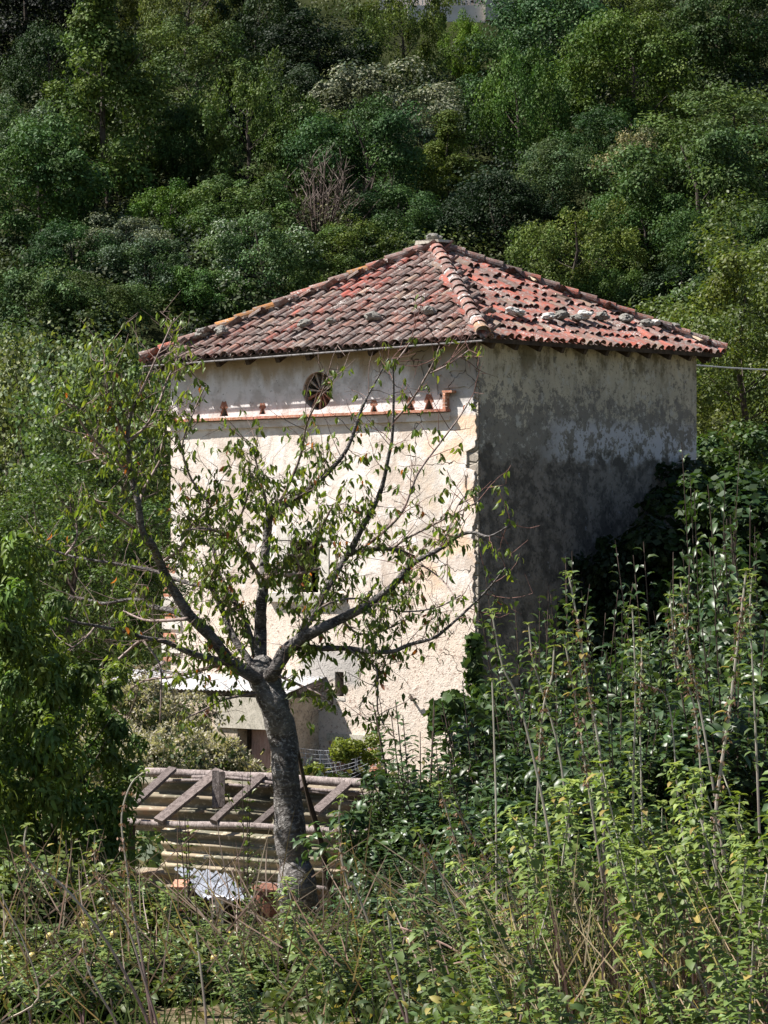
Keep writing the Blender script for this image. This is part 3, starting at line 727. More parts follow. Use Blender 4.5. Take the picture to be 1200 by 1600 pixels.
# ------------------------------------------------------------------ the wooded hillside
GRN = dict(mid=(.058, .090, .026), olive=(.088, .116, .030), yel=(.090, .120, .026), dark=(.018, .030, .012), grey=(.085, .100, .058), blue=(.038, .062, .031), bright=(.088, .138, .030))
protos = {}
def proto(key, nb, per, shape='round', base='mid', **kw):
    rxx = .5; rzz = kw.pop('rz', .42); cz = kw.pop('cz', .46)
    parts_ = crown(nb, int(per * 1.55), rxx, rzz, cz, kw.pop('leaf', .024), GRN[base], shape, **kw)
    me = merge(parts_, 'crown', M_far); mb = MB(); mb.c = (.4, .38, .35); limbs(mb, (0, 0, -.25), (0, 0, cz + rzz * .75), 9, .38, .028, len(protos))
    protos[key] = (me, mb.me('trunk', M_twig))
proto('roundA', 75, 210, base='mid'); proto('roundB', 60, 250, base='mid', br=(.20, .36)); proto('loose', 95, 130, base='olive', br=(.12, .24), leaf=.022)
proto('cone', 75, 190, 'cone', base='olive', rz=.75, cz=.58, br=(.16, .28)); proto('brush', 85, 150, 'upright', base='olive', rz=.55, cz=.5, br=(.10, .2), leaf=.023)
proto('brushB', 70, 170, 'upright', base='bright', rz=.45, cz=.42, br=(.12, .22)); proto('pale', 75, 190, base='grey', pale=(.24, .235, .16), palep=.65, br=(.14, .28))
proto('paleB', 60, 200, base='mid', pale=(.21, .22, .14), palep=.4, br=(.2, .32)); proto('dark', 65, 220, base='dark', br=(.2, .34)); proto('flat', 70, 200, base='mid', rz=.28, cz=.3)
def bareproto():
    mb = MB(); mb.c = (.62, .55, .52); rr = random.Random(5)
    for i in range(60):
        a = rr.uniform(0, 6.28); s = rr.uniform(.1, .5); e = Vector((math.cos(a) * s, math.sin(a) * s, rr.uniform(.35, .85)))
        p = [Vector((0, 0, -.2)), Vector((e.x * .3, e.y * .3, .2)), Vector((e.x * .7, e.y * .7, e.z * .7)), e]
        mb.tube(p, [.012, .008, .005, .002], 4)
        for j in range(7):
            t = rr.uniform(.4, 1); q = p[2].lerp(e, t); w = q + Vector((rr.uniform(-.1, .1), rr.uniform(-.1, .1), rr.uniform(.02, .14))); mb.tube([q, w], [.003, .001], 3, False)
    parts_ = crown(30, 60, .45, .35, .4, .026, (.07, .075, .035), br=(.2, .3)); return merge(parts_, 'crown', M_far), mb.me('trunk', M_twig)
protos['bare'] = bareproto()

hill_trees = [  # px, py of the crown centre, crown width px, kind, tint, label, category
 (48, 25, 190, 'dark', (.3, .32, .38), 'tree mass in near black shadow filling the top left corner', 'tree'),  # tint this dark because the corner's shadow is put into the leaf colour
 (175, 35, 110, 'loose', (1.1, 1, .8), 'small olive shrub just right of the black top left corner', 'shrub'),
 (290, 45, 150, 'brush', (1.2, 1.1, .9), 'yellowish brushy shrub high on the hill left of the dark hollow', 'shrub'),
 (395, 55, 150, 'roundA', (.4, .48, .55), 'dull dark green tree high up left of centre', 'tree'),  # green dimmed by tint to carry the hollow's shade
 (485, 90, 150, 'dark', (.5, .62, .5), 'black green tree in the dark hollow at the top of the wood', 'tree'),  # shade of the hollow painted in by the dark kind and tint
 (640, 88, 130, 'brush', (.95, 1, .9), 'upright olive tree directly under the pale house on the hill', 'tree'),
 (722, 84, 80, 'brushB', (1.2, 1.3, .7), 'small bright yellow green bush under the hilltop house', 'shrub'),
 (826, 80, 170, 'roundB', (.8, 1.05, 1.25), 'bluish green tree right of the hilltop house', 'tree'),
 (905, 40, 120, 'dark', (1, 1, 1.1), 'dark tree near the top edge between bluish and yellow green trees', 'tree'),
 (1010, 45, 130, 'loose', (.9, .95, .9), 'loose olive tree at the top edge above the lumpy yellow green tree', 'tree'),
 (1130, 60, 160, 'roundA', (.6, .7, .6), 'dark leafy tree in the top right corner', 'tree'),
 (75, 135, 130, 'roundA', (.5, .6, .6), 'dark oak like tree in the upper left under the black corner', 'tree'),
 (172, 225, 215, 'cone', (.8, .95, .8), 'big broad yellowish green tree on the upper left slope', 'tree'),
 (305, 140, 150, 'loose', (.8, .9, .9), 'mid green tree above and right of the big yellowish tree', 'tree'),
 (428, 150, 140, 'paleB', (.38, .45, .5), 'dark rounded tree with pale leafy tips in upper centre left', 'tree'),  # own dark green, deepened by tint with the shade of the hollow
 (600, 170, 190, 'pale', (.95, 1, 1), 'grey flowering tree draped in pale blossom in the upper centre', 'tree'),
 (702, 275, 125, 'cone', (.95, 1, .7), 'conical olive pine standing behind the roof peak', 'tree'),
 (812, 190, 140, 'brushB', (.65, .8, .7), 'fresh green bush right of the conical pine top', 'shrub'),
 (880, 130, 110, 'roundB', (.5, .75, .85), 'deep blue green tree left of the lumpy yellow green tree', 'tree'),
 (988, 140, 180, 'roundB', (1.1, 1.15, .7), 'lumpy yellow green tree high on the right slope', 'tree'),
 (1135, 215, 190, 'roundA', (1.35, 1.3, 1.1), 'large light olive tree on the upper right slope', 'tree'),
 (25, 235, 120, 'paleB', (.8, .95, 1.0), 'greyish green tree at the left edge below the dark oak', 'tree'),
 (70, 315, 170, 'roundA', (.8, 1.0, .9), 'broad mid green tree on the left edge of the wood', 'tree'),
 (385, 240, 150, 'brush', (.75, .9, .85), 'olive tree right of the big yellowish one', 'tree'),
 (490, 240, 140, 'loose', (.75, .95, .8), 'fine leaved green tree below the grey flowering tree on its left', 'tree'),
 (590, 275, 160, 'roundB', (.7, .95, 1.0), 'rounded tree directly beneath the grey flowering tree', 'tree'),
 (858, 300, 120, 'roundB', (.9, .95, 1.1), 'greyish round tree beside the blackest gap right of the pine', 'tree'),
 (780, 330, 140, 'dark', (.6, .8, .6), 'blackish tree in the gap right of the conical pine', 'tree'),
 (950, 235, 120, 'roundA', (.5, .7, .6), 'dark green tree under the lumpy yellow green one', 'tree'),
 (1003, 290, 110, 'pale', (1.2, 1.1, .85), 'small tree hung with cream creeper on the right slope', 'tree'),
 (1105, 330, 180, 'roundB', (1.0, 1.1, 1.1), 'broad grey green tree below the large light olive one', 'tree'),
 (275, 340, 120, 'brushB', (.7, .85, .6), 'upright bright green sapling left of the bare bush', 'tree'),
 (195, 385, 120, 'pale', (.9, 1.0, 1.0), 'shrub with silvery tips above the left end of the roof', 'shrub'),
 (110, 400, 140, 'roundA', (.6, .85, .85), 'dark green tree left of the silvery tipped shrub', 'tree'),
 (390, 345, 150, 'loose', (.8, 1, 1), 'loose green tree between the sapling and the bare bush', 'tree'),
 (500, 335, 150, 'bare', (1, 1, 1), 'half bare brownish bush above the left roof slope', 'shrub'),
 (608, 345, 130, 'roundA', (.7, .9, .9), 'mid green tree just left of the roof peak', 'tree'),
 (1015, 380, 130, 'roundB', (.8, 1, .8), 'round green bush on the lower right slope', 'shrub'),
 (890, 415, 150, 'brush', (1.1, 1.15, 1.0), 'light brushy shrub rising behind the right roof slope', 'shrub'),
 (1145, 420, 160, 'roundB', (.75, .9, .85), 'dull green tree at the right edge above the near light tree', 'tree'),
 (40, 450, 160, 'flat', (1.1, 1.2, 1.3), 'spreading grey green shrub at the left edge of the hill foot', 'shrub'),
 (145, 475, 120, 'roundB', (1.0, 1.0, .9), 'round tree behind the tips of the cherry shoots on the left', 'tree'),
 (228, 432, 110, 'paleB', (.5, .65, .7), 'knobbly dark tree with pale top left of the roof corner', 'tree'),
 (318, 440, 130, 'flat', (.95, 1.2, .9), 'low green bush just behind the left roof hip', 'shrub'),
 (430, 425, 140, 'paleB', (1.1, 1.25, 1.4), 'silvery green bush behind the middle of the left roof slope', 'shrub'),
 (550, 405, 140, 'loose', (.9, 1, .9), 'dark olive bush behind the upper left roof slope', 'shrub'),
 (960, 450, 110, 'flat', (.9, 1.05, .8), 'low olive bush touching the middle of the right roof hip', 'shrub'),
 (1065, 455, 120, 'dark', (1.3, 1.5, 1.3), 'dark bush behind the outer right roof hip', 'shrub'),
 (300, 250, 110, 'roundA', (.65, .8, .7), 'small mid green tree on the right flank of the big yellowish tree', 'tree'),
 (745, 175, 110, 'roundA', (.6, .8, .8), 'dark tree between grey flowering tree and fresh green bush', 'tree'),
]
def treeat(px, py, wpx, key, tint, label, cat, D=None, group='trees and shrubs of the wooded hillside', rz=None):
    if D is None:
        D = 100.0
        for _ in range(30):
            z = EYE + (HY - py) / F * D; h = wpx / F * D * .45; X_ = (px - 600) / F * D
            e = z - h - gz(X_, D); D += max(-6, min(6, -e / (.47 - (HY - py) / F) * -.6 if False else e / (.479 - (HY - py) / F) * .7))
    s = wpx / F * D * 1.22; X_ = (px - 600) / F * D; zc = EYE + (HY - py) / F * D
    r = empty('tree' if cat == 'tree' else 'shrub', (X_, D, zc - .46 * s), R.uniform(0, 6.28) if rz is None else rz); r.scale = (s * R.uniform(.8, 1.2), s * R.uniform(.85, 1.15), s * R.uniform(.85, 1.25)); r.rotation_euler = (R.gauss(0, .10), R.gauss(0, .10), r.rotation_euler[2])
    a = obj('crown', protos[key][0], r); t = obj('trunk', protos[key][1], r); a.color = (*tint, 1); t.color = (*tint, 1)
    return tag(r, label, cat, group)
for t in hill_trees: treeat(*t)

# undergrowth between the trees
def undergrowth():
    out = []
    for i in range(1150):
        D = NR.uniform(86, 172); X_ = NR.uniform(-1, 1) * (D * .15 + 8); z = gz(X_, D); r = NR.uniform(.7, 1.9)
        if 144 < D < 150 and 1 < X_ < 6.5: continue
        n_ = int(260 * r); d = rnd(n_); d[:, 2] = np.abs(d[:, 2])
        base = np.array([GRN['mid'], GRN['olive'], GRN['dark'], GRN['blue'], GRN['grey'], GRN['mid']][NR.randint(6)]) * NR.uniform(.4, .95)  # dimmed: shade between the crowns is put into the undergrowth colour
        pos = np.array([X_, D, z + .2]) + d * r * NR.uniform(.6, 1.1, (n_, 1)) * np.array([1, 1, .95])
        nrm = unit(d + rnd(n_) * .7); out.append(leaves(pos, np.cross(nrm, rnd(n_)), nrm, NR.uniform(.10, .22, n_), .65, 'quad', cols(n_, base, .3)))
    return merge(out, 'hillside_undergrowth', M_far)
tag(obj('hillside_undergrowth', undergrowth()), 'tangled bushes and creepers covering the hillside between the trees', 'undergrowth', kind='stuff')

# the pale house seen at the very top of the frame
D_ = 149.0; hp = P(708, 6, D_)
house = empty('hilltop_house', hp); tag(house, 'pale house with white railing glimpsed at the top edge of the hill', 'house')
part('wall', M_farwall, house, lambda m: m.box((0, 5.2, 1.4), (7.5, 6, 5.0)))
part('terrace_wall', M_farwall, house, lambda m: m.box((0, 1.2, -.6), (4.6, 1.6, 1.2)))
part('gate_pillar', M_concrete, house, lambda m: m.box((1.9, .35, -.25), (.55, .5, 1.1)))
rl = part('railing', M_sheet, house, lambda m: [m.box((-2.2 + i * .22, .45, .42), (.04, .04, .8)) for i in range(19)] + [m.box((-.25, .45, .82), (4.1, .06, .06))])
part('roof', M_tile, house, lambda m: m.add([(-4.1, 1.8, 3.9), (4.1, 1.8, 3.9), (4.1, 8.6, 3.9), (-4.1, 8.6, 3.9), (-3, 5.2, 5.6), (3, 5.2, 5.6)], [(0, 1, 5, 4), (2, 3, 4, 5), (1, 2, 5), (3, 0, 4), (0, 3, 2, 1)]))
for x in (-2.2, 0, 2.2): part('window', M_darkwood, house, lambda m: m.box((x, 2.18, 1.9), (.9, .1, 1.3)))

# near trees in the valley beside the tower
NEARP = {}
def nproto(key, parts_, mat, tr): NEARP[key] = (merge(parts_, 'crown', mat), tr.me('trunk', M_twig))
mb = MB(); mb.c = (1.1, 1.05, 1)
for i in range(8):
    a = i * .8; x = .5 * math.cos(a) * R.uniform(.4, 1); y = .5 * math.sin(a) * R.uniform(.4, 1); mb.tube([(x * .5, y * .5, -.3), (x, y, 1.5), (x * 1.5 + .1, y * 1.4, 3.4), (x * 1.8, y * 1.6, 5.2)], [.06, .05, .035, .012], 6)
nproto('poplar', crown(150, 150, 1.9, 2.9, 3.0, .105, (.10, .125, .052), 'upright', br=(.12, .28), pale=(.22, .25, .14), palep=.6, wid=.7, up=.5), M_leaf, mb)
mb = MB(); mb.c = (.5, .45, .4); limbs(mb, (0, 0, -.5), (0, 0, 4.6), 12, 1.6, .12, 3)
nproto('ash', crown(150, 300, 2.3, 2.6, 2.9, .082, (.075, .098, .028), br=(.14, .30), wid=.6, up=.4), M_leaf, mb)
mb = MB(); mb.c = (.4, .35, .3); limbs(mb, (0, 0, -.5), (0, 0, 3.4), 12, 1.6, .10, 8)
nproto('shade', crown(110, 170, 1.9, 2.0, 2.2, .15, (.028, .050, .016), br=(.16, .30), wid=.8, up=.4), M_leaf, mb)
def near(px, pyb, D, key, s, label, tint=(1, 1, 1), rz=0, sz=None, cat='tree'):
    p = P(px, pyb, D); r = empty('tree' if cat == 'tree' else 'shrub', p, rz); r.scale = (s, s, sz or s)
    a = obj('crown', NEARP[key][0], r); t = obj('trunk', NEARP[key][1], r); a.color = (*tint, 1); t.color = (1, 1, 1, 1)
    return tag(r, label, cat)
near(50, 985, 62, 'poplar', 1.0, 'pale leaved slender trees with thin grey stems at the left edge behind the cherry', (1.05, 1.05, 1.0), 0, 1.05)
near(170, 980, 56, 'poplar', .9, 'fine leaved light green tree left of the tower wall', (.8, .95, .8), 2, .92)
near(-60, 950, 70, 'ash', 1.3, 'green tree cut by the left edge behind the slender pale trees', (.8, 1, 1), 1)
near(110, 1130, 46, 'ash', .75, 'bushy green tree low behind the left cherry limbs', (.75, .95, .7), 4)
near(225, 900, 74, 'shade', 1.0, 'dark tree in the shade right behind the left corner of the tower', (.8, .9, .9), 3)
near(1165, 870, 70, 'ash', 1.25, 'light green tree right of the tower beyond the cable', (1.15, 1.15, .9), .6, 1.35)
near(1215, 740, 80, 'ash', 1.3, 'tall green tree at the right edge behind the light green tree', (.85, .95, .8), 2.2, 1.3)
near(1135, 900, 60, 'shade', .75, 'shaded shrub behind the far right corner of the tower', (1.5, 1.5, 1.2), 2)
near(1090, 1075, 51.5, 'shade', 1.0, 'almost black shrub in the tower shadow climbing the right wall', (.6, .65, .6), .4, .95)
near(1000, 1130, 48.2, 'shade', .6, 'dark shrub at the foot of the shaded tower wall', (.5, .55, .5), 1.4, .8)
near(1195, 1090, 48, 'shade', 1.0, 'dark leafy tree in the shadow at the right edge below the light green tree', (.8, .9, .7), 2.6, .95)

# cable to the tower
a = TL((W, .3, 0)); a.z = P(1093, 568, 51.7).z; pts = []
b_ = P(1330, 577, 60)
for i in range(17):
    t = i / 16; p = a.lerp(b_, t); p.z -= .06 * math.sin(PI * t); pts.append(p)
m = MB(); m.tube(pts, .014, 6); o = m.build('cable', M_cable); tag(o, 'pale cable running from the tower corner off to the right edge', 'cable')

# ------------------------------------------------------------------ lean-to shed on the sunny wall
M_buff = simplemat('buff_render', [(.42, .34, .26), (.56, .47, .37), (.26, .22, .18)], 5, .95, .9, .03)
shed = empty('lean_to_shed', O, TH); tag(shed, 'low lean-to shed with a white corrugated roof and pink door against the tower', 'shed')
PR = .95
uR = wL(500, 1150).y; uL = W + 1.25
ztop = wL(440, 1092, PR).z
d0, d1 = wL(371, 1215, PR), wL(436, 1141, PR)
part('side_wall', M_buff, shed, lambda m: m.box((-PR / 2 - .005, uR + .13, ztop / 2 - .35), (PR - .01, .26, ztop + .7)))
def fw(m):
    m.box((-PR + .13, (uL + d0.y) / 2, ztop / 2 - .35), (.26, uL - d0.y, ztop + .7)); m.box((-PR + .131, (uR + .26 + d1.y) / 2, ztop / 2 - .35), (.258, d1.y - uR - .26, ztop + .7))
part('front_wall', M_buff, shed, fw)
part('lintel', M_concrete, shed, lambda m: m.box((-PR + .11, (wL(338, 1120, PR).y + uR) / 2, (d1.z + ztop) / 2), (.30, wL(338, 1120, PR).y - uR - .004, ztop - d1.z)))
dr = part('door', M_pinkdoor, shed, lambda m: m.box((-PR + .34, (d0.y + d1.y) / 2, (d1.z) / 2 - .3), (.03, abs(d0.y - d1.y), d1.z + .6)))
for i in range(4):
    y = d1.y + .02 + (d0.y - d1.y - .04) * (i + .5) / 4
    part('door_plank', M_pinkdoor, dr, lambda m: m.box((-PR + .305, y, d1.z / 2 - .3), (.022, (d0.y - d1.y) / 4 - .016, d1.z + .56)))
part('door_frame', M_darkwood, shed, lambda m: m.box((-PR + .28, d0.y - .03, d1.z / 2 - .3), (.08, .05, d1.z + .6)))
def corr(o_, e1, e2, nw, amp, per=6, th=.004, wob=0.0, seed=0):
    """corrugated sheet: waves step along e1, ridges run along e2"""
    o_ = Vector(o_); e1 = Vector(e1); e2 = Vector(e2); nn = e1.cross(e2).normalized(); V = []; Fc = []; k = nw * per; ns = 5
    for j in range(ns + 1):
        for i in range(k + 1):
            p = o_ + e1 * (i / k) + e2 * (j / ns); w = wob * mnoise.noise(Vector((i * .15, j * .9, seed * 3.1)))
            V.append(p + nn * (amp * math.cos(2 * PI * i / per) + w))
    for j in range(ns):
        for i in range(k): a = j * (k + 1) + i; Fc.append((a, a + 1, a + k + 2, a + k + 1))
    n0 = len(V); V += [v - nn * th for v in V]; Fc += [tuple(q + n0 for q in f[::-1]) for f in Fc]
    for i in range(k): Fc.append((i + 1, i, i + n0, i + 1 + n0)); a = ns * (k + 1) + i; Fc.append((a, a + 1, a + 1 + n0, a + n0))
    m = MB(); m.add(V, Fc); return m
zb, zf = wL(505, 1057).z, wL(452, 1083, PR + .05).z
y = uR - .16; i = 0
while y < uL + .3:
    wd = R.uniform(.84, .92); dz = R.uniform(-.012, .012) + i % 2 * .012
    m = corr((.0, y, zb + dz), (0, wd + .05, R.uniform(-.02, .02)), (-PR - .04 - R.uniform(0, .05), R.uniform(-.04, .04), zf - zb), 11, .012, 6, .003)
    m.build('roof_sheet', M_sheet, shed, smooth=True); y += wd; i += 1
part('rafter', M_wood, shed, lambda m: [m.bar((-.02, yy, zb - .06), (-PR + .3, yy, zf - .0), .07, .07) for yy in (uR - .05,)])
for yy in (uR + 1.2, uR + 2.4, uR + 3.6): part('rafter', M_wood, shed, lambda m: m.bar((-.02, yy, zb - .06), (-PR + .3, yy, zf - .0), .07, .07))

# slack wire netting hung before the low window
m = MB()
A, B = TL(wL(440, 1188, 1.6)), TL(wL(600, 1183, 1.0))
for i in range(9):
    pts = []
    for j in range(15):
        t = j / 14; p = A.lerp(B, t); p.z -= .07 * i * (1 - .5 * t) + .12 * math.sin(PI * t) * (1 + i * .1) - .25; p.y -= .02 * i; pts.append(p)
    m.tube(pts, .003, 3, False)
for j in range(40):
    t = j / 39; p = A.lerp(B, t); s_ = .12 * math.sin(PI * t)
    m.tube([p + Vector((0, 0, .25 - s_)), p + Vector((R.uniform(-.15, .15), -.16, .25 - s_ - .56 * (1 - .5 * t)))], .0025, 3, False)
o = m.build('wire_netting', M_netting); tag(o, 'slack grey wire netting strung in front of the low window', 'netting')

# ------------------------------------------------------------------ the makeshift corrugated hutch behind the cherry trunk
hut = empty('garden_hutch', P(420, 1420, 25.2)); tag(hut, 'makeshift hutch of mossy corrugated sheets and bleached poles behind the cherry trunk', 'hutch')
HL = hut.location.copy()
def H(px, py, D): return P(px, py, D + (425 - px) * .0027) - HL
def fibre(x0, y0, x1, y1, yb0, yb1, D, nw, seed, q=1.0, D1=None):
    a = H(x0, y0, D); b_ = H(x1, y1, D1 or D); c_ = H(x0, yb0, D); c_ = H(x0, yb0, D - .16); m = corr(c_, a - c_, b_ - a, nw, .034, 8, .006, .02, seed); 
    m.C = [(q, q, q * .97)] * len(m.V); return m.build('corrugated_sheet', M_fibre, hut, smooth=True)
fibre(205, 1212, 440, 1222, 1296, 0, 26.0, 4, 1, .85); fibre(425, 1220, 645, 1232, 1302, 0, 25.95, 4, 2, .8)
fibre(255, 1292, 470, 1306, 1362, 0, 25.15, 4, 3, 1.1); fibre(455, 1302, 640, 1308, 1368, 0, 25.1, 4, 4, .95)
fibre(185, 1352, 420, 1366, 1450, 0, 25.25, 5, 5, .9); fibre(400, 1360, 560, 1362, 1436, 0, 25.2, 4, 6, .9); fibre(535, 1362, 640, 1366, 1430, 0, 25.1, 4, 7, .85)
def log(name, pts, r, mat=M_wood, q=1.0, n_=8):
    m = MB(); m.c = (q, q * .96, q * .95); pp = smoothpath([Vector(p) for p in pts], 3); m.tube(pp, [r * R.uniform(.88, 1.1) for _ in pp], n_, wob=.1); return m.build(name, mat, hut, smooth=True)
log('top_pole', [H(228, 1206, 25.9), H(330, 1210, 25.9), H(440, 1216, 25.85), H(555, 1224, 25.8), H(650, 1226, 25.8)], .040, q=1.25)
log('middle_pole', [H(190, 1283, 25.05), H(280, 1289, 25.05), H(400, 1291, 25.0), H(530, 1300, 25.0), H(648, 1303, 25.0)], .032, q=1.2)
for a in (((300, 1214), (440, 1226)), ((355, 1226), (420, 1228)), ((430, 1230), (560, 1238)), ((250, 1222), (320, 1219)), ((480, 1236), (600, 1240))):
    log('loose_stick', [H(*a[0], 25.8), H((a[0][0] + a[1][0]) / 2, (a[0][1] + a[1][1]) / 2 + R.uniform(-4, 4), 25.8), H(*a[1], 25.75)], .016, q=1.1, n_=6)
for (x0, y0), (x1, y1), w_ in (((270, 1201), (208, 1258), .075), ((343, 1204), (247, 1283), .095), ((411, 1212), (333, 1284), .065), ((478, 1222), (397, 1292), .06), ((546, 1222), (492, 1270), .085), ((588, 1290), (545, 1340), .06)):
    m = MB(); q = R.uniform(.5, .9); m.c = (q, q * .93, q * .9); m.bar(H(x0, y0, 25.82), H(x1, y1, 24.98), w_, .035, up=Vector((0, -.5, 1))); m.build('rafter', M_wood, hut)
for x0, y0, y1, w_ in ((337, 1205, 1263, .06), (347, 1207, 1262, .05)):
    m = MB(); m.c = (.8, .78, .76) if x0 < 340 else (.45, .42, .4); m.bar(H(x0, y0, 25.7), H(x0, y1, 25.6), w_, .06, up=Vector((0, 1, 0))); m.build('upright', M_wood, hut)
for x0, y0, y1, D, w_ in ((556, 1305, 1450, 24.95, .12), (640, 1230, 1440, 25.6, .09), (206, 1284, 1450, 25.1, .06), (650, 1370, 1440, 25.0, .16)):
    m = MB(); m.bar(H(x0, y0, D), H(x0 + R.uniform(-3, 3), y1, D), w_, .08, up=Vector((0, 1, 0))); m.build('post', M_darkwood, hut)
for px, py in ((323, 1339), (452, 1351), (550, 1348), (552, 1366), (536, 1408)):
    m = MB(); m.box(H(px, py, 25.02), (.05, .01, .035)); m.build('fixing_plate', M_sheet, hut)
log('plank', [H(400, 1380, 25), H(480, 1386, 24.95), H(560, 1392, 24.95)], .02, q=.8)

# crinkled metal sheet, drum, shelter opening under it
m = corr(P(272, 1356, 23.6), P(355, 1366, 23.5) - P(272, 1356, 23.6), P(318, 1402, 22.5) - P(272, 1356, 23.6), 12, .010, 6, .003, .03, 9)
cs = m.build('metal_sheet', M_galv, smooth=True); tag(cs, 'small bent silvery corrugated metal sheet covering a dark hole under the hutch', 'metal sheet')
sh = empty('brick_pen', P(360, 1470, 22.9)); tag(sh, 'low pen with a dark opening and pale post under the silvery metal sheet', 'pen')
def S(px, py, D): return P(px, py, D) - sh.location
part('post', M_winstone, sh, lambda m: m.bar(S(341, 1400, 22.5), S(339, 1500, 22.5), .09, .09, up=Vector((0, 1, 0))))
part('back_board', M_darkwood, sh, lambda m: m.bar(S(330, 1392, 23.4), S(330, 1510, 23.4), .55, .05, up=Vector((0, 1, 0))))
part('wall', M_brick, sh, lambda m: m.bar(S(282, 1380, 22.8), S(282, 1500, 22.8), .12, .5, up=Vector((0, 1, 0))))
m = MB(); dp = P(425, 1390, 22.9)
m.tube([(0, 0, -.55), (0, 0, -.30), (0, 0, -.29), (0, 0, 0)], [.165, .165, .172, .165], 20)
m.tube([(0, 0, 0), (0, 0, .02), (.0, 0, .035)], [.19, .19, .12], 20)
o = m.build('rusty_drum', M_rust); o.location = dp; o.rotation_euler = (0, .10, 0); tag(o, 'rusty brown drum with a lid at the foot of the cherry trunk', 'drum')
m = MB(); m.tube(smoothpath([P(463, 1165, 22.3), P(480, 1240, 22.4), P(500, 1310, 22.5), P(512, 1370, 22.6), P(522, 1420, 22.7)], 3), [.016] * 4 + [.024] * 4 + [.028] * 4 + [.030], 7)
o = m.build('prop_pole', M_darkwood); tag(o, 'dark wooden pole leaning against the cherry trunk from the right', 'pole')

# ------------------------------------------------------------------ the cherry tree
CD = 22.0
cherry = empty('cherry_tree', P(470, 1455, CD)); CL = cherry.location.copy()
tag(cherry, 'sparse cherry tree with a bent grey trunk and drooping leaves in front of the tower', 'tree')
ppx = CD / F
def path3(pts, d0, d1):
    n_ = len(pts); return [P(x, y, CD + d0 + (d1 - d0) * i / (n_ - 1) + (.06 * math.sin(i * 1.7 + x) if 0 < i < n_ - 1 else 0)) - CL for i, (x, y) in enumerate(pts)]
def radii(r0, r1, n_): return [(r0 + (r1 - r0) * (i / (n_ - 1)) ** .8) * ppx for i in range(n_)]
tp = [(478, 1480), (472, 1440), (466, 1390), (461, 1350), (455, 1300), (450, 1250), (446, 1200), (441, 1150), (432, 1110), (421, 1080), (412, 1052), (409, 1036)]
tr_ = [42, 34, 31, 26, 24, 22, 21, 23, 22, 22, 26, 19]
pts = smoothpath(path3(tp, .0, .0), 4); rr = np.interp(np.linspace(0, len(tr_) - 1, len(pts)), range(len(tr_)), tr_)
m = MB(); n_ = 18
m.tube(pts, [r * ppx for r in rr], n_)
for i, v in enumerate(m.V):
    c0 = pts[min(i // n_, len(pts) - 1)]; d = (v - c0); k = 1 + .28 * mnoise.noise(v * 3.2) + .14 * mnoise.noise(v * 10); m.V[i] = c0 + d * k
m.build('trunk', M_trunk, cherry, smooth=True)
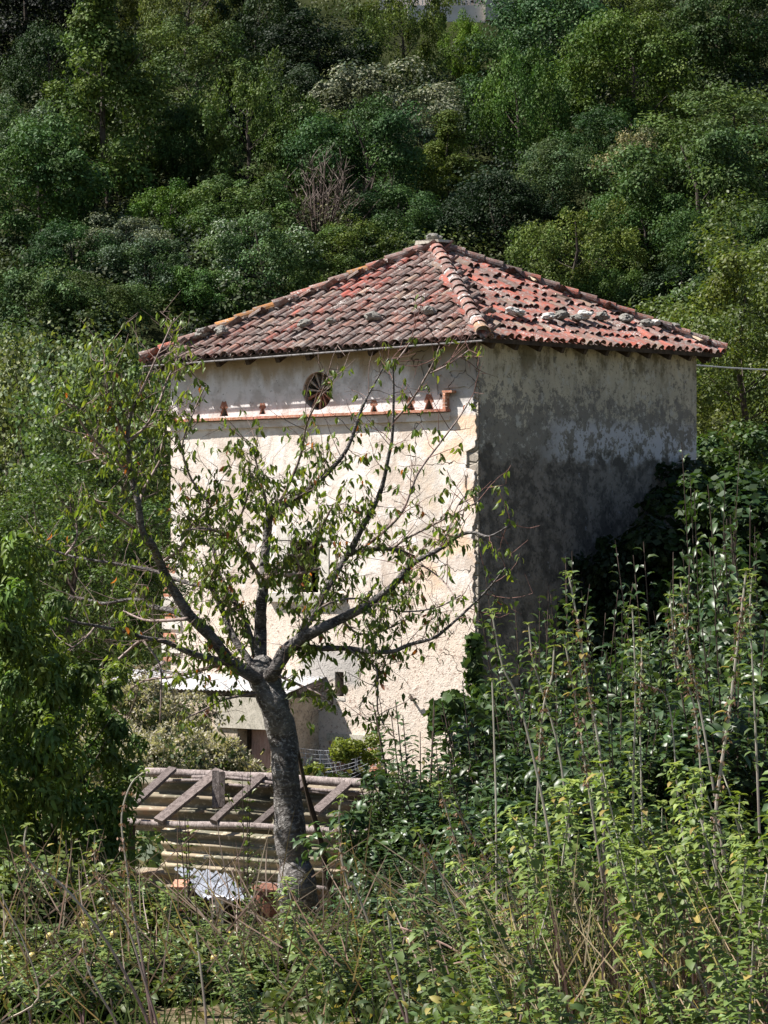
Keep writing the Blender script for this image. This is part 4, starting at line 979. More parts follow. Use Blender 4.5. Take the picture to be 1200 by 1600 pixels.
LB = [  # px path, start and end radius px, depth offsets
 ([(411, 1066), (385, 1050), (357, 1031), (330, 995), (297, 962), (270, 920), (250, 880), (238, 852), (223, 833), (215, 783), (205, 745), (201, 710), (200, 670), (207, 640), (217, 620)], 15, 2.2, 0, -.9),
 ([(405, 1055), (393, 1037), (367, 1000), (350, 960), (333, 923), (323, 915), (303, 913), (267, 903), (240, 892), (193, 883), (143, 875), (103, 867), (60, 850)], 8.5, 1.6, 0, .9),
 ([(375, 1042), (350, 1034), (320, 1027), (290, 1017), (260, 1003), (227, 997), (193, 987), (150, 978), (117, 972), (83, 962)], 9, 1.5, -.05, -1.0),
 ([(318, 983), (297, 968), (265, 953), (247, 950), (227, 943), (223, 938), (197, 937), (163, 943), (137, 937), (110, 932)], 5.5, 2.0, -.2, .7),
 ([(409, 1052), (407, 1037), (407, 987), (408, 947), (412, 913), (413, 880), (418, 833), (421, 808), (430, 797), (450, 787), (477, 770), (500, 750), (523, 727), (543, 700), (560, 653), (570, 627), (583, 603), (607, 560)], 15, 1.2, .1, .6),
 ([(420, 1058), (430, 1047), (443, 1020), (467, 1000), (500, 983), (533, 967), (567, 950), (587, 937), (613, 917), (633, 893), (650, 877), (683, 860), (717, 837), (740, 832), (765, 838), (797, 820)], 16, 1.1, 0, -.9),
 ([(430, 1050), (441, 1032), (467, 997), (477, 977), (490, 960), (510, 920), (527, 893), (543, 867), (567, 860), (613, 858), (647, 870)], 12, 3, .15, .9),
 ([(455, 1015), (470, 1010), (500, 1013), (543, 1013), (577, 1018), (613, 1018), (640, 1007), (677, 997), (700, 980), (733, 950), (763, 920), (790, 887)], 6, 1.2, 0, -1.1),
 ([(545, 867), (563, 830), (580, 800), (597, 760), (607, 713), (613, 680), (615, 613), (613, 560)], 6, 1.4, .6, .2),
 ([(403, 1045), (393, 1000), (383, 970), (370, 947), (350, 913), (340, 887), (332, 850), (325, 805), (322, 770)], 7, 1.8, .2, 1.0),
 ([(323, 918), (327, 908), (337, 890), (347, 867), (353, 850), (372, 815), (385, 780), (392, 740)], 4.5, 1.4, .4, -.3),
 ([(405, 900), (390, 877), (367, 843), (347, 833), (320, 826), (290, 828)], 4.5, 1.4, .1, -.6),
 ([(414, 906), (430, 895), (450, 880), (477, 863), (490, 850), (503, 823), (520, 790)], 4.5, 1.6, .1, -.8),
 ([(414, 899), (435, 897), (460, 898), (500, 888)], 4.5, 2, .1, -.6),
 ([(200, 692), (180, 650), (170, 613), (164, 583), (164, 557), (172, 540)], 2.4, 1.1, -.7, -.9),
 ([(207, 745), (193, 730), (173, 710), (143, 683), (123, 653), (120, 637), (95, 628)], 3.2, 1.1, -.6, -1.0),
 ([(210, 752), (193, 738), (163, 723), (143, 707)], 2.4, 1.1, -.6, -.1),
 ([(217, 788), (227, 760), (250, 720), (252, 700), (263, 650)], 3.5, 1.2, -.6, -.3),
 ([(200, 690), (227, 667), (247, 633), (260, 597), (277, 560), (282, 537)], 2.4, 1.0, -.7, -.5),
 ([(217, 620), (235, 580), (252, 543), (273, 497)], 2.0, 1.0, -.9, -.9),
 ([(198, 690), (227, 668), (253, 653), (265, 640)], 2.0, 1.0, -.8, -.2),
 ([(293, 967), (250, 970), (223, 968), (193, 955)], 3.2, 1.6, -.3, .2),
 ([(260, 1003), (223, 1001), (200, 1017), (180, 1037), (167, 1063), (163, 1087)], 3.0, 1.2, -.4, -.6),
 ([(223, 1000), (247, 1033), (252, 1060), (250, 1130)], 2.2, 1.0, -.5, -.7),
 ([(350, 1036), (310, 1048), (273, 1057), (227, 1063), (203, 1077)], 4.0, 1.2, -.1, .5),
 ([(400, 1083), (350, 1093), (317, 1110), (287, 1123)], 2.6, 1.1, -.1, -.5),
 ([(543, 1013), (567, 1030), (587, 1043), (590, 1073), (590, 1110), (600, 1133)], 2.4, 1.0, -.3, -.4),
 ([(430, 1053), (467, 1070), (497, 1083), (520, 1100)], 3.0, 1.0, -.1, -.4),
 ([(560, 861), (600, 830), (630, 797), (653, 740), (687, 693), (717, 653), (733, 627)], 3.0, 1.0, .8, .9),
 ([(613, 858), (633, 843), (683, 817), (717, 800), (747, 783)], 2.2, 1.0, .9, .4),
 ([(613, 660), (640, 630), (663, 593), (677, 567), (687, 540)], 2.2, 1.0, .3, .0),
 ([(615, 570), (633, 547), (647, 523)], 1.8, 1.0, .2, .2), ([(673, 583), (700, 570), (733, 547)], 1.6, 1.0, 0, 0),
 ([(420, 808), (412, 770), (402, 730), (395, 695)], 3.5, 1.2, .3, .3),
 ([(427, 803), (450, 760), (470, 710), (480, 660), (500, 620), (512, 590)], 3.2, 1.0, .3, -.5),
 ([(223, 833), (190, 812), (160, 790), (140, 775)], 2.6, 1.1, -.4, -1.2), ([(103, 867), (120, 840), (118, 800), (125, 780)], 2.4, 1.0, .8, .9),
 ([(250, 880), (285, 855), (300, 820), (330, 790), (345, 750)], 3.0, 1.1, -.1, -.7), ([(330, 790), (300, 750), (285, 700), (300, 650), (322, 600)], 2.0, 1.0, -.5, -.6),
 ([(467, 1000), (500, 950), (560, 935), (620, 955), (680, 950), (720, 930)], 2.6, 1.0, 0, .7), ([(533, 967), (560, 990), (600, 985), (650, 960)], 2.4, 1.0, -.2, .5),
 ([(150, 978), (130, 1000), (100, 1020)], 2.0, 1.0, -.8, -1.0), ([(650, 877), (690, 905), (715, 940)], 1.8, 1.0, -.5, -.9), ([(683, 860), (700, 830), (715, 790), (740, 760)], 1.6, .9, -.6, -.3),
]
tw = MB(); lp, ld, ll = [], [], []
def leafcluster(p, k):
    for _ in range(k):
        a = R.uniform(0, 6.28); d = Vector((math.cos(a) * .55, math.sin(a) * .55, -R.uniform(.45, 1.25))).normalized()
        lp.append(p + Vector([R.uniform(-.02, .02) for _ in range(3)]) + d * .02); ld.append(d); ll.append(R.uniform(.042, .080))
def dens(px, py):
    d = 1.0
    if px > 600: d *= .50
    if px > 690: d *= .6
    if py < 680 and px > 300: d *= .35
    if py < 560: d *= .7
    if px < 300: d *= .62
    if px < 300 and py > 900: d *= .6
    if 330 < px < 470 and 620 < py < 900: d *= .95
    if py > 1060: d *= .7
    return d
for path, r0, r1, da, db in LB:
    p3 = path3(path, da, db); sp = smoothpath(p3, 4); nn = len(sp); r0 *= .8 if r0 > 6 else 1; rr = [(r0 + (r1 - r0) * (i / (nn - 1)) ** .75) * ppx * R.uniform(.93, 1.07) for i in range(nn)]
    m = MB(); m.c = (.8, .78, .78) if r0 > 5 else (1.45, 1.32, 1.30); m.tube(sp, rr, 9 if r0 > 5 else 6); m.build('branch', M_bark if r0 > 5 else M_twig, cherry, smooth=True)
    Lp = 0
    for i in range(1, nn):
        seg = (sp[i] - sp[i - 1]); Lp += seg.length; rp = rr[i] / ppx
        w_ = sp[i] + CL; px = 600 + w_.x / w_.y * F; py = HY - (w_.z - EYE) / w_.y * F; dn = dens(px, py)
        for _rep in range(2 if rp < 7.5 and R.random() < .55 else (1 if rp < 7.5 else 0)):
            if R.random() > .75 * dn ** .4: continue
            d = seg.normalized(); side = Vector((R.gauss(0, 1), R.gauss(0, .8), R.gauss(.25, .8))).normalized()
            dd = (d * .7 + side).normalized(); L = R.uniform(.10, .42); q = sp[i]; cur = [q]; stp = L / 4
            for _ in range(4):
                dd = (dd + Vector((R.gauss(0, .18), R.gauss(0, .18), R.gauss(.06, .16)))).normalized(); q = q + dd * stp; cur.append(q)
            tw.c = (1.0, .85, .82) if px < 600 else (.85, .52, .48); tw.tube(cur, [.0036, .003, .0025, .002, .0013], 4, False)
            for q in cur[1:]:
                if R.random() < .64 * dn: leafcluster(q, R.choice((2, 3, 4, 5)))
                if R.random() < .35:
                    e = q + Vector((R.gauss(0, .07), R.gauss(0, .07), R.gauss(.02, .07))); tw.tube([q, e], [.0024, .0012], 3, False)
                    if R.random() < .7 * dn: leafcluster(e, R.choice((2, 3, 4)))
        if rp < 4.5 and R.random() < .32 * dn: leafcluster(sp[i], R.choice((2, 3, 4)))
    if path[-1][1] < 720 or R.random() < .5: leafcluster(sp[-1], 6)
o = tw.build('twigs', M_twig, cherry); tag(o, kind='stuff')
LPn = np.array([tuple(v) for v in lp]); LDn = np.array([tuple(v) for v in ld]); LLn = np.array(ll); print('cherry leaves', len(lp))
order = NR.permutation(len(lp)); order = order[np.argsort(-LLn[order])]
T, tri = SHAPES['leaf']
lv = []
for k in range(6):
    base = np.array((.125, .172, .042)) * (1 + NR.uniform(-.2, .25)) * np.array([1 + NR.uniform(-.1, .25), 1, 1]); w_ = .40 + .03 * k
    V = T * np.array([1, w_, .8]); lv.append(npmesh('leaf', V, tri, M_cherryleaf, np.tile(base, (8, 1))))
for i in order[:300]:
    d = Vector(LDn[i]); up = Vector((R.gauss(0, 1), R.gauss(0, 1), .5)); s_ = d.cross(up).normalized(); u = s_.cross(d)
    M4 = Matrix((d, s_, u)).transposed().to_4x4(); M4 = Matrix.Translation(LPn[i]) @ M4 @ Matrix.Scale(LLn[i], 4)
    o = obj('leaf', lv[R.randrange(6)], cherry); o.matrix_local = M4
ii = order[300:]
cc = cols(len(ii), (.125, .172, .042), .3, .15, (.30, .10, .04), .02)
o = obj('foliage', leaves(LPn[ii], LDn[ii], rnd(len(ii)) + np.array([0, 0, .4]), LLn[ii], .46, 'leaf', cc, 'foliage', M_cherryleaf), cherry); tag(o, kind='stuff')

# ------------------------------------------------------------------ shrubs of the garden
def shootshrub(nshoot, R_, H_, leaf, base, seed, gap=.045, wid=.5, tall=0.0, pale=None, lshape='leaf', spread=1.0):
    rr = random.Random(seed); mb = MB(); pp, dd, nn_, ss = [], [], [], []
    for i in range(nshoot):
        a = rr.uniform(0, 6.28); rad = R_ * math.sqrt(rr.random()); hh = H_ * (1 - .45 * (rad / R_) ** 2) * rr.uniform(.65, 1.0)
        if rr.random() < tall: hh = H_ * rr.uniform(1.0, 1.22); rad *= .6
        e = Vector((math.cos(a) * rad, math.sin(a) * rad, hh)); b0 = Vector((e.x * .25, e.y * .25, 0)); c1 = Vector((e.x * .75 * spread, e.y * .75 * spread, hh * .45))
        pts = [b0 * (1 - t) ** 2 + c1 * 2 * t * (1 - t) + e * t * t for t in [k / 8 for k in range(9)]]
        mb.c = (.45, .38, .34); mb.tube(pts, [.009 * (1 - k / 9.5) + .002 for k in range(9)], 4, False)
        L = sum((pts[k + 1] - pts[k]).length for k in range(8)); n_ = int(L * .8 / gap)
        for k in range(n_):
            t = .2 + .8 * k / n_; p = b0 * (1 - t) ** 2 + c1 * 2 * t * (1 - t) + e * t * t; ax = ((e - c1) * t + (c1 - b0) * (1 - t)).normalized()
            for _ in range(2 if t < .85 else 1):
                w = Vector((rr.gauss(0, 1), rr.gauss(0, 1), rr.gauss(0, 1))); w = (w - ax * w.dot(ax)).normalized(); off = rr.uniform(0, .12) * (1 - t)
                pp.append(p + w * (off + .01)); d = (ax * rr.uniform(.3, .9) + w).normalized(); dd.append(d); nn_.append((ax * .8 - w * .5 + Vector((0, 0, .5)) + Vector((rr.gauss(0, .35), rr.gauss(0, .35), 0))).normalized()); ss.append(leaf * rr.uniform(.65, 1.25) * (1.0 if t < .9 else .8))
        if rr.random() < .5:
            k = rr.randrange(3, 7); w = Vector((rr.gauss(0, .2), rr.gauss(0, .2), rr.uniform(.05, .25))); q = pts[k] + w; mb.tube([pts[k], q], [.004, .002], 3, False)
            for _ in range(9): t = rr.random(); pp.append(pts[k].lerp(q, t)); d = Vector((rr.gauss(0, 1), rr.gauss(0, 1), rr.gauss(.4, .6))).normalized(); dd.append(d); nn_.append(Vector((rr.gauss(0, .5), rr.gauss(0, .5), 1))); ss.append(leaf * rr.uniform(.6, 1.1))
    a_ = lambda l: np.array([tuple(v) for v in l]); n_ = len(pp)
    c = cols(n_, base, .28, .14, pale, .05 if pale else 0)
    return leaves(a_(pp), a_(dd), a_(nn_), np.array(ss), wid, lshape, c), mb.me('stems', M_twig)
def bushy(seed, R_, H_, ns, leaf, base, pale):
    a, t = shootshrub(ns, R_, H_ * 1.05, leaf, base, seed, .042, .55, .15, pale=pale, spread=.6)
    cr = crown(int(34 * R_ / .66), 62, R_ * .95, H_ * .40, H_ * .44, leaf, base, br=(.22, .42), lshape='leaf', wid=.55, up=.5, hue=.16)
    return [a] + cr, t
GM = M_gloss; SH = {}
for k in range(3): SH['gloss%d' % k] = bushy(20 + k, .85, 1.75, 60, .092, (.048, .078, .029), None)
for k in range(3): SH['apple%d' % k] = bushy(40 + k, .66, 1.0, 34, .080, (.076, .114, .034), (.26, .24, .05))
SH['thin'] = shootshrub(9, .32, 1.0, .072, (.078, .118, .034), 61, .05, .52, .3, spread=.6)
SH = {k: (merge(v[0] if isinstance(v[0], list) else [v[0]], 'foliage', M_gloss), v[1]) for k, v in SH.items()}
GM = M_leaf
def shrub(px, ytop, D, key, label, w=1.0, tint=(1, 1, 1), cat='shrub', group=None, H0=None, sink=.05):
    X_ = (px - 600) / F * D; g = gz(X_, D) - sink; zt = EYE + (HY - ytop) / F * D; h0 = H0 or (1.85 if key.startswith('gloss') else 1.06)
    s = max(.2, (zt - g) / h0); r = empty('shrub', (X_, D, g), R.uniform(0, 6.28)); ww = w * (.55 + .45 * min(1, s)) * (1.15 if key.startswith('gloss') else 1); r.scale = (ww, ww, max(s, .55 * ww)) if key != 'thin' else (w, w, s)
    a = obj('foliage', SH[key][0], r); t = obj('stems', SH[key][1], r); a.color = (*tint, 1); return tag(r, label, cat, group)
for a in [
 (660, 1150, 20.3, 'gloss0', 'dark glossy shrub in front of the lower corner of the sunny wall', .85), (612, 1210, 20.0, 'gloss1', 'glossy shrub overlapping the right end of the corrugated hutch', .42),
 (705, 1215, 19.6, 'gloss2', 'glossy dark shrub below the tower corner left of the tall nettles', .9), (655, 1330, 18.4, 'gloss1', 'low glossy shrub right of the hutch near the bare soil', .75),
 (770, 1130, 20.8, 'gloss1', 'dense glossy shrub just right of the tower corner', .9), (840, 990, 21.8, 'gloss0', 'glossy shrub with a shoot rising before the shaded wall', .8),
 (905, 960, 22.4, 'gloss2', 'shrub whose pale shoot tip stands against the dark shaded wall', .85), (975, 995, 21.2, 'gloss1', 'rounded glossy shrub in front of the blackest part of the shaded wall', .9),
 (1050, 930, 21.8, 'gloss0', 'glossy shrub left of the tallest leafy shoots on the right', .9), (1112, 815, 22.6, 'gloss2', 'tallest shrub with upright leafy shoots at the right', .75),
 (1170, 850, 21.6, 'gloss1', 'tall dense glossy shrub at the right edge', 1.0), (1235, 900, 20.5, 'gloss0', 'glossy shrub cut off by the right edge of the frame', 1.0),
 (790, 1240, 18.0, 'gloss2', 'glossy shrub low behind the leftmost tall nettles', .85), (880, 1110, 18.6, 'gloss0', 'glossy shrub behind the nettle with the upright green tip', .85),
 (965, 1130, 17.6, 'gloss1', 'dark shrub in the middle of the nettle bed background', .9), (1060, 1060, 18.2, 'gloss2', 'shrub behind the leaning brown tipped nettles', .9),
 (1150, 1030, 17.8, 'gloss0', 'bright leaved shrub behind the rust tipped nettle at the right', .9), (690, 1400, 16.6, 'gloss0', 'low dark shrub above the fallen dry stalks', .7),
 (755, 1420, 15.8, 'gloss1', 'dark low shrub at the foot of the leftmost tall nettles', .6)]: shrub(*a[:5], w=a[5], tint=(.95, 1.0, .9))
for a in [
 (30, 1335, 16.2, 'apple0', 'small apple bush at the lower left edge', 1.0), (110, 1310, 16.8, 'apple1', 'apple bush with yellow fruit left of the brown bent nettle', 1.0),
 (200, 1370, 16.2, 'apple2', 'leafy apple bush left of the hutch sheets', .9), (300, 1300, 17.4, 'thin', 'slender apple bush before the left end of the hutch', .7),
 (385, 1235, 17.6, 'thin', 'upright leafy bush overlapping the middle pole of the hutch', .5), (290, 1445, 15.4, 'apple1', 'low apple bush beside the silvery metal sheet', .9),
 (465, 1430, 16.4, 'apple2', 'bushy sapling at the foot of the cherry trunk', .85), (545, 1440, 15.8, 'apple0', 'sapling with a few pale apples right of the cherry trunk', .9),
 (610, 1430, 15.6, 'apple1', 'green sapling before the dark right end post of the hutch', .8), (350, 1480, 15.2, 'apple0', 'low bushy growth beneath the pale post of the pen', .8), (245, 1480, 14.5, 'apple1', 'low leafy bush at the bottom left above the soil', .9), (115, 1530, 13.9, 'apple0', 'bush on the bottom edge towards the left corner', .9), (20, 1520, 13.8, 'apple1', 'bush filling the very bottom left corner', .9), (620, 1510, 14.2, 'apple2', 'low bush at the bottom left of the fallen stalks', .8), (700, 1545, 13.7, 'apple0', 'small bush on the bottom edge below the fallen stalk', .8),
 (60, 1440, 14.9, 'apple2', 'ground hugging apple bush in the lower left corner', 1.0),
 (170, 1450, 14.8, 'apple0', 'spreading apple bush with a red fruit lower left', 1.0), (420, 1470, 14.8, 'apple1', 'spreading bush above the bare soil at bottom centre', .8), (520, 1520, 14.4, 'apple2', 'low leafy bush at the bottom below the cherry', .8)]:
    shrub(*a[:5], w=a[5], tint=(1.25, 1.1, .9))
# apples on the small bushes: each fruit is a part of the bush nearest to it
fm = MB(); bm = bmesh.new(); bmesh.ops.create_icosphere(bm, subdivisions=2, radius=1)
fme = bpy.data.meshes.new('apple'); bm.to_mesh(fme); bm.free(); fme.materials.append(M_fruit); at_ = fme.color_attributes.new('Col', 'FLOAT_COLOR', 'POINT'); at_.data.foreach_set('color', [1.0] * 4 * len(fme.vertices))
fmr = fme.copy(); fmr.color_attributes[0].data.foreach_set('color', list(np.tile([.75, .16, .35, 1.0], len(fmr.vertices))))
bushes = [o for o in C.objects if o.get('label', '').find('apple bush') >= 0 or 'sapling' in o.get('label', '')]
bpy.context.view_layer.update()
for px, py, red in ((78, 1463, 0), (178, 1460, 0), (50, 1494, 0), (101, 1540, 1), (335, 1497, 0), (340, 1502, 0), (517, 1497, 0), (498, 1541, 0), (620, 1560, 0), (470, 1466, 1), (640, 1470, 0), (258, 1392, 0), (133, 1445, 0), (24, 1500, 0), (150, 1508, 0)):
    D = min(bushes, key=lambda b_: abs((b_.location.x / b_.location.y * F + 600) - px) + abs(HY - (b_.location.z + .4 - EYE) / b_.location.y * F - py) * .6)
    p = P(px, py, D.location.y - .55); o = obj('apple', fmr if red else fme, D); o.matrix_local = D.matrix_world.inverted() @ Matrix.Translation(p) @ Matrix.Scale(.020, 4)

# big leafy fruit tree at the left edge
mb = MB(); mb.c = (.4, .38, .35); limbs(mb, (0, 0, -.3), (0, 0, 1.8), 10, .9, .06, 12)
mep = merge(crown(105, 150, .92, 1.2, 1.12, .082, (.105, .155, .034), br=(.12, .26), lshape='leaf', wid=.46, droop=.12, up=.6, hue=.18), 'crown', M_leaf)
pt = empty('tree', P(90, 1440, 19.0)); obj('crown', mep, pt); obj('trunk', mb.me('trunk', M_twig), pt); pt.scale = (.62, .62, .82)
tag(pt, 'dense dark green fruit tree with long drooping leaves low at the left', 'tree')
pt2 = empty('tree', P(-35, 1390, 18.3), 2.0); obj('crown', mep, pt2); obj('trunk', pt.children[1].data, pt2); pt2.scale = (.62, .62, .93); tag(pt2, 'long leaved green fruit tree cut by the left edge', 'tree')
m = MB(); 
# pale seeding creeper over the shed and the ground left of its door
def cloud(blobs, per, leaf, base, pale, pm, fn, lshape='quad', wid=.6):
    out = []
    for (px, py, D, r) in blobs:
        c = np.array(P(px, py, D)); n_ = int(per * r * r * 6); d = rnd(n_); d[:, 2] *= .75; pos = c + d * r * NR.uniform(.65, 1.05, (n_, 1))
        nrm = unit(d * .8 + rnd(n_) * .6); out.append(leaves(pos, np.cross(nrm, rnd(n_)), nrm, leaf * NR.uniform(.6, 1.3, n_), wid, lshape, cols(n_, np.array(base) * NR.uniform(.8, 1.25), .28)))
        for _ in range(int(26 * r * pm * 6)):      # fluffy seed heads
            dd_ = rnd(1)[0]; dd_[1] = -abs(dd_[1]) * .8; dd_[2] = abs(dd_[2]) - .15; q = c + dd_ * r * 1.02; k = 16
            e = rnd(k); out.append(leaves(q + e * .03, e, rnd(k), NR.uniform(.04, .075, k), .5, 'quad', cols(k, pale, .2, .05)))
    return merge(out, fn, M_leaf)
bl = [(R.uniform(150, 320), R.uniform(1085, 1190), R.uniform(43.2, 44.6), R.uniform(.22, .42)) for _ in range(30)] + [(R.uniform(230, 362), R.uniform(1168, 1205), R.uniform(41.5, 43.2), R.uniform(.18, .30)) for _ in range(24)] + [(R.uniform(360, 450), R.uniform(1200, 1215), 42, .12) for _ in range(6)] + [(R.uniform(120, 300), R.uniform(1165, 1260), R.uniform(40, 42), R.uniform(.25, .45)) for _ in range(24)]
o = obj('creeper', cloud(bl, 260, .085, (.07, .10, .04), (.36, .33, .25), .7, 'creeper')); tag(o, 'pale seeding creeper heaped against the shed left of the pink door', 'creeper')
bl = [(R.uniform(515, 585), R.uniform(1150, 1185), 44.6 + R.uniform(-.2, .2), R.uniform(.09, .17)) for _ in range(14)] + [(R.uniform(480, 500), R.uniform(1180, 1205), 44.6, .1) for _ in range(3)]
o = obj('vine', cloud(bl, 1500, .06, (.16, .19, .035), (.3, .2, .1), 0, 'vine', 'leaf')); tag(o, 'yellowing vine hanging over the low window', 'vine')
bl = [(R.uniform(672, 735), R.uniform(1092, 1135), 42 + R.uniform(-.3, .3), R.uniform(.10, .20)) for _ in range(15)] + [(R.uniform(735, 775), R.uniform(1085, 1260), 43 + R.uniform(-.5, .5), R.uniform(.2, .35)) for _ in range(12)] + [(740, 1000 + i * 14, 44.5, .12) for i in range(6)]
o = obj('vine', cloud(bl, 420, .13, (.050, .085, .026), (.3, .2, .1), 0, 'vine', 'lobed', .9)); tag(o, 'dark lobed leaf vine reaching round the lower tower corner', 'vine')
# rough ground cover so that no bare lawn shows between the plants
def groundcover(nn_, x, y, size, base, name, mat, lshape, gap=True, hgt=.25, pale=None, pmin=-9999):
    out = []
    for i in range(nn_):
        D = NR.uniform(*y); X_ = NR.uniform(-1, 1) * (D * .14 + x); px = X_ / D * F + 600
        if px < pmin: continue
        if gap and 15.0 < D < 18.5 and (230 < px < 430 or 560 < px < 760) and NR.random() < .75: continue
        r = NR.uniform(.15, .5) * (1 if D < 22 else 1.6); g = gz(X_, D); n_ = int(NR.uniform(20, 46)); d = rnd(n_); d[:, 2] = np.abs(d[:, 2])
        pos = np.array([X_, D, g]) + d * np.array([r, r, NR.uniform(.4, 1) * hgt * (.45 if 17 < D < 27 else 1)]); nrm = unit(rnd(n_) * .9 + np.array([0, -.1, .7]))
        out.append(leaves(pos, np.cross(nrm, rnd(n_)), nrm, size * NR.uniform(.6, 1.3, n_), .6, lshape, cols(n_, np.array(base) * NR.uniform(.7, 1.3), .25, .15, pale, .12 if pale else 0)))
    return merge(out, name, mat)
tag(obj('ground_cover', groundcover(680, 2.5, (13, 24), .055, (.07, .10, .035), 'ground_cover', M_leaf, 'leaf', True, .26, (.25, .2, .08))), 'low leafy weeds covering the garden soil', 'weeds', kind='stuff')
tag(obj('meadow_weeds', groundcover(2600, 6, (27.5, 84), .15, (.05, .08, .026), 'meadow_weeds', M_leaf, 'quad', False, .7, (.2, .18, .07))), 'rank weeds and grass filling the ground round the tower', 'weeds', kind='stuff')

# ------------------------------------------------------------------ nettles
def nettle_parts(pts, r0, r1, bare, seed, leaf=.075, seedy=0.0, sc=(.60, .33, .36), gap=.065, col=(.092, .135, .045), topcol=(.16, .20, .055), side=.55):
    """leafy stalk through points; bare = fraction of the stalk without green leaves from the ground"""
    rr = random.Random(seed); sp = smoothpath([Vector(p) for p in pts], 4); n_ = len(sp)
    L = [0]; 
    for i in range(1, n_): L.append(L[-1] + (sp[i] - sp[i - 1]).length)
    mb = MB(); T_ = L[-1]
    for i in range(n_ - 1):
        t = L[i] / T_; q = rr.uniform(.9, 1.1); c0 = Vector(sc) * .32; c1 = Vector((.36, .33, .28)); k = min(1, t * 1.5); c = c0.lerp(c1, k) * q; mb.c = tuple(c)
        mb.tube([sp[i], sp[i + 1]], [r0 + (r1 - r0) * t, r0 + (r1 - r0) * L[i + 1] / T_], 6, i == n_ - 2)
    pp, dd, nn_, ss, cc = [], [], [], [], []; s = bare * T_; a = rr.uniform(0, 3); sp_ = np.array([tuple(v) for v in sp]); L = np.array(L)
    def at(s_): return Vector([float(np.interp(s_, L, sp_[:, j])) for j in range(3)])
    while s < T_:
        p = at(s); ax = (at(min(s + .03, T_)) - at(s - .03)).normalized(); a += PI / 2 + rr.gauss(0, .25); t = s / T_
        r_ = ax.cross(Vector((.2, 1, .1))).normalized(); u_ = ax.cross(r_)
        for sg in (0, PI):
            w = (r_ * math.cos(a + sg) + u_ * math.sin(a + sg)); sz = leaf * rr.uniform(.75, 1.15) * (1 - .45 * max(0, (t - .75) / .25))
            d = (w + ax * rr.uniform(.05, .5) - Vector((0, 0, rr.uniform(.0, .5)))).normalized()
            pp.append(p + w * sz * .25); dd.append(d); nn_.append(ax + Vector((0, 0, .4)) - w * .1); ss.append(sz); k = max(0, (t - .7) / .3); c = (Vector(col).lerp(Vector(topcol), k) if rr.random() > .05 else Vector((.26, .20, .07))) * rr.uniform(.7, 1.3); cc.append(tuple(c))
            if rr.random() < side:
                for _ in range(rr.choice((2, 3, 5))):
                    d2 = Vector((rr.gauss(0, 1), rr.gauss(0, 1), rr.gauss(.2, .5))).normalized(); pp.append(p + w * rr.uniform(.01, .05) + d2 * .01); dd.append(d2); nn_.append(Vector((rr.gauss(0, .4), rr.gauss(0, .4), 1))); ss.append(leaf * rr.uniform(.3, .6)); cc.append(tuple(Vector(col) * rr.uniform(.8, 1.5)))
        s += gap * rr.uniform(.8, 1.25) * (1 - .4 * t)
    p = sp[-1]
    for k in range(7):
        a = k * .9; d = Vector((math.cos(a), math.sin(a), rr.uniform(.0, .7))).normalized(); pp.append(p); dd.append(d); nn_.append(Vector((0, 0, 1)) + d * .1); ss.append(leaf * rr.uniform(.35, .6)); cc.append(tuple(Vector(topcol) * rr.uniform(.9, 1.3)))
    a_ = lambda l: np.array([tuple(v) for v in l])
    out = [leaves(a_(pp), a_(dd), a_(nn_), np.array(ss), .62, 'leaf', a_(cc))]
    sd = None
    if seedy > 0:      # hanging brown seed tassels
        pp, dd, ss = [], [], []
        s = T_ * (1 - seedy)
        while s < T_ * .95:
            p = at(s)
            for _ in range(11):
                d = Vector((rr.gauss(0, .5), rr.gauss(0, .5), -rr.uniform(.3, 1.2))).normalized(); pp.append(p + Vector((rr.gauss(0, .009), rr.gauss(0, .009), 0))); dd.append(d); ss.append(rr.uniform(.012, .030))
            s += .020 * rr.choice((1, 1, 2, 3))
        n2 = len(pp); sd = leaves(a_(pp), a_(dd), rnd(n2), np.array(ss), .35, 'quad', cols(n2, (.21, .13, .095), .35), 'seed_tassel', M_leaf)
    return out, mb, sd
def nettle(pts, r0, r1, bare, seed, label, name='nettle', cat='nettle', group=None, **kw):
    base = Vector(pts[0]); loc = [Vector(p) - base for p in pts]; lv_, mb, sd = nettle_parts(loc, r0, r1, bare, seed, **kw)
    r = empty(name, base); obj('stem', mb.me('stem', M_stem), r); obj('foliage', merge(lv_, 'foliage', M_leaf), r)
    if sd: tag(obj('seed_tassel', sd, r), kind='stuff')
    return tag(r, label, cat, group)
def NP(D, *pp, droot=None):
    """stalk given by photo pixels at distance D, continued down to the ground"""
    out = [P(x, y, D) for x, y in pp]; a, b_ = out[0], out[1]; d = (a - b_); d = d / max(-d.z, .05); g = gz(a.x, D)
    if a.z > g: out.insert(0, Vector((a.x + d.x * (a.z - g) * .5, D, g - .03)))
    return out
